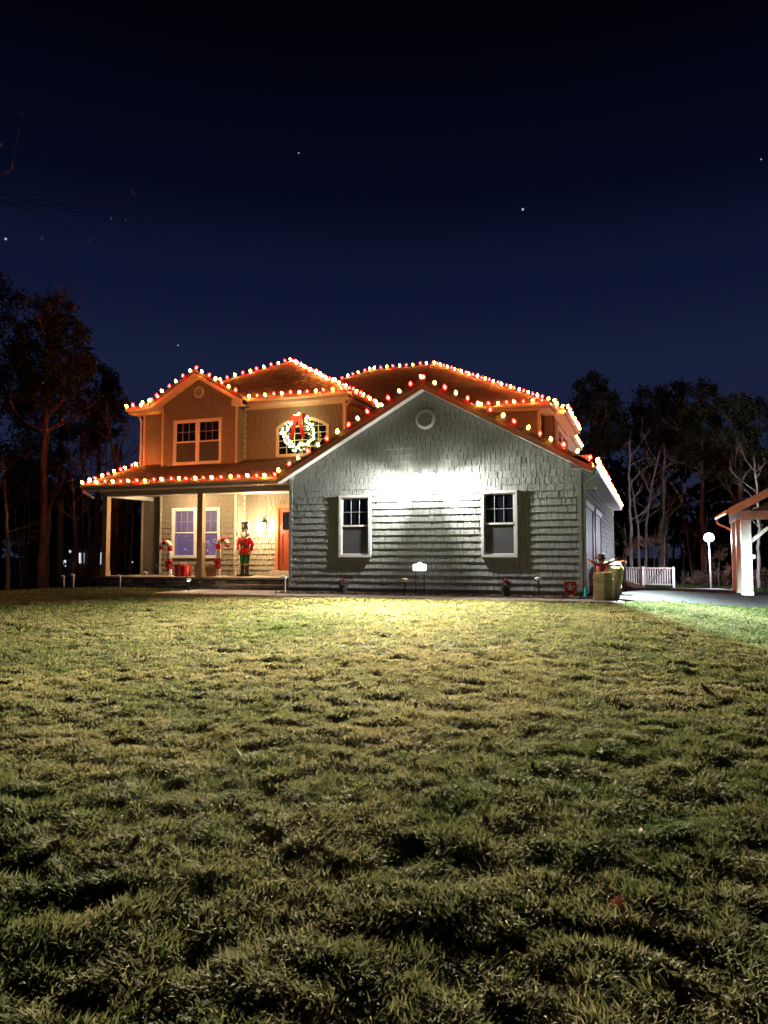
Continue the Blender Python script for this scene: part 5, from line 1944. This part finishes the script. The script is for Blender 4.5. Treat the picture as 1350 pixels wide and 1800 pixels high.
# leaf litter flecks along the wood edge
ll = MB()
for k in range(2600):
    x, y = (rn.uniform(-22, -7.6), rn.uniform(-3, 14))
    if -14 < x and y < .7: continue
    z = float(ground_z(x, y)) - .13
    a = rn.uniform(0, 2 * PI)
    s = rn.uniform(.03, .07)
    ll.poly([(x, y, z), (x + s * math.cos(a), y + s * math.sin(a), z + rn.uniform(0, .04)), (x + s * math.cos(a + .9), y + s * math.sin(a + .9), z + rn.uniform(0, .04))])
props(ll.build('leaf_litter', M['litter_leaf'], recalc=False), 'brown leaf litter under the trees left of the house', kind='stuff')

# neighbour's house far through the trees
nh = thing('neighbour_house', (-34, 34, -.9), 'distant house with lit windows glimpsed between the trunks at left', 'house')
Yn = 34.0
q0, q1 = dep(80, 990, Yn), dep(262, 990, Yn)
Fn = front(Yn)
MB().box(q0.x - 1, q1.x + 1, Yn + .01, Yn + 6, -1.2, 2.4).build('wall', M['siding'], nh)
MB().prism_pts([(q0.x - 1.4, Yn - .4, 2.4), (q1.x + 1.4, Yn - .4, 2.4), (q1.x + 1.4, Yn + 6.4, 2.4), (q0.x - 1.4, Yn + 6.4, 2.4)],
               [(q0.x + 1, Yn + 2.9, 3.9), (q1.x - 1, Yn + 2.9, 3.9), (q1.x - 1, Yn + 3.1, 3.9), (q0.x + 1, Yn + 3.1, 3.9)]).build('roof', M['roof'], nh)
for (a, b, c, d) in ((138, 972, 148, 990), (177, 971, 195, 992), (231, 973, 243, 997), (110, 984, 116, 996), (122, 965, 126, 972), (90, 975, 93, 981)):
    p, q = dep(a, d, Yn), dep(b if False else c, b, Yn)
    w = MB().fbox(Fn, p.x, q.x, p.z, q.z, .0, .04).build('window', M['litwin'], nh)
    MB().fbox(Fn, (p.x + q.x) / 2 - .02, (p.x + q.x) / 2 + .02, p.z, q.z, .042, .07).build('muntin', M['trim'], w)

# ------------------------------------------------------------------ fallen leaves
def oak_leaf(p, s, yaw, tilt, m, label):
    r = thing('oak_leaf', p, label, 'leaf', 'fallen oak leaves on the lawn')
    r.rotation_euler = (tilt, .2, yaw)
    r.location = p
    ORIGIN[r.name] = Vector((0, 0, 0))
    out = [(0, -.5), (.10, -.34), (.30, -.30), (.16, -.14), (.42, .02), (.18, .10), (.30, .34), (.10, .30), (0, .52), (-.10, .30), (-.30, .36), (-.18, .10), (-.42, .04), (-.16, -.14), (-.30, -.28), (-.10, -.34)]
    mb = MB()
    n = len(out)
    c0, c1 = (0, 0, .02 * s), (0, 0, .028 * s)
    for i in range(n):
        a, b = out[i], out[(i + 1) % n]
        h = lambda q: (q[0] ** 2 * .5 + .12 * q[1] ** 2) * s
        mb.prism_pts([(0, 0, 0), (a[0] * s, a[1] * s, h(a)), (b[0] * s, b[1] * s, h(b))],
                     [(0, 0, .004), (a[0] * s, a[1] * s, h(a) + .003), (b[0] * s, b[1] * s, h(b) + .003)])
    mb.build('blade', m, r)
    MB().tube([(0, -.5 * s, .02 * s), (.02 * s, -.75 * s, .01 * s)], .003, 5).build('stalk', m, r)


def on_lawn(px_, py_):
    z = -.45
    for _ in range(12):
        p = at(px_, py_, 'z', z)
        z = float(ground_z(p.x, p.y) + lawn_bump(p.x, p.y)) + .035
    return Vector((p.x, p.y, z))


oak_leaf(on_lawn(1190, 1742), .13, .6, .5, M['leaf_red'], 'dark red oak leaf in the foreground grass at lower right')
oak_leaf(on_lawn(1085, 1590), .08, -.3, 1.1, M['leaf_pink'], 'pale pink curled oak leaf upright in the foreground grass')
oak_leaf(on_lawn(1320, 1500), .10, 1.4, .6, M['leaf_pink'], 'pale leaf in the grass near the right border')
oak_leaf(on_lawn(260, 1075), .16, .2, 1.2, M['hat'], 'dark leaf standing in the lit grass before the porch stones')
oak_leaf(on_lawn(121, 1228), .16, .7, 1.0, M['hat'], 'dark curled leaf on the lawn at far left')
oak_leaf(on_lawn(420, 1327), .13, 2.0, 1.0, M['hat'], 'brown leaf standing in the middle of the left lawn')
oak_leaf(on_lawn(1240, 1212), .15, 1.0, .9, M['leaf_red'], 'reddish leaf on the right lawn below the green lit grass')
fl_ = MB()
rn = random.Random(55)
for k in range(170):
    px_, py_ = rn.uniform(-40, 1390), 1075 + 560 * rn.random() ** 1.4
    p = on_lawn(px_, py_)
    if not lawn_mask(np.array(p.x), np.array(p.y)): continue
    s = rn.uniform(.012, .034)
    a = Vector((rn.gauss(0, 1), rn.gauss(0, 1), rn.gauss(0, .7))).normalized() * s
    b = a.orthogonal().normalized() * s * .6
    fl_.poly([p - a, p + b, p + a, p - b])
props(fl_.build('fallen_leaves', M['litter_leaf'], recalc=False), 'small brown leaf bits scattered over the lawn', kind='stuff')

# ------------------------------------------------------------------ stars
def star(px_, py_, r, label):
    p = at(px_, py_, 'y', 900)
    d = (p - CAM).length
    o = MB().ball((0, 0, 0), r * d / 1300, 8, 6).build('star', M['star'])
    o.location = p
    props(o, label, 'star', 'stars in the night sky')


star(919, 368, 1.9, 'bright bluish star high above the right slope of the roof')
star(10, 420, 1.7, 'white star near the left border of the sky')
star(525, 269, 1.0, 'faint star high in the middle of the sky')
star(313, 607, 1.0, 'faint star low above the small bay gable')
star(1338, 280, 1.0, 'faint star near the right border of the sky')

# leaves of an overhanging oak at upper left, catching the light
ok = limb_tree('overhanging_oak', 'nearly unseen oak at upper left whose few leaves catch the light', 'tree',
               trunk_px([(-160, 1040), (-150, 700), (-120, 420), (-60, 330)], -3), .16, .05, 0, M['bark'], None, None, 90)
bk = MB()
T0 = dep(-60, 330, -3)
for (a, b, c) in (((20, 300), (37, 205), 0), ((60, 350), (72, 410), 0), ((120, 360), (232, 345), 0), ((120, 370), (215, 395), 0), ((80, 380), (158, 425), 0)):
    bk.tube([T0, dep(*a, -3), dep(*b, -3)], [.012, .008, .004], 5)
bk.build('boughs', M['bark'], ok, recalc=False)
lv = MB()
M['paleleaf'] = mat('pale_hanging_leaf', (.75, .66, .58), .6, (.60, .5, .42), 9)
for (a, b, s) in ((38, 200, 6), (66, 331, 4), (72, 341, 3), (63, 410, 4), (74, 418, 5), (234, 338, 6), (214, 371, 4), (195, 384, 4), (212, 380, 4), (221, 387, 4), (158, 422, 4), (218, 421, 4), (165, 404, 3), (186, 387, 2), (2, 256, 4)):
    p = dep(a, b, -3)
    d = (p - CAM).length / 1300
    t = Vector((random.gauss(0, .3), random.gauss(0, .3), 1)).normalized() * s * d
    n = Vector((math.cos(YAW), math.sin(YAW), 0)) * s * d * .45
    lv.poly([p - t, p + n, p + t, p - n])
lv.build('leaves', M['paleleaf'], ok, recalc=False)
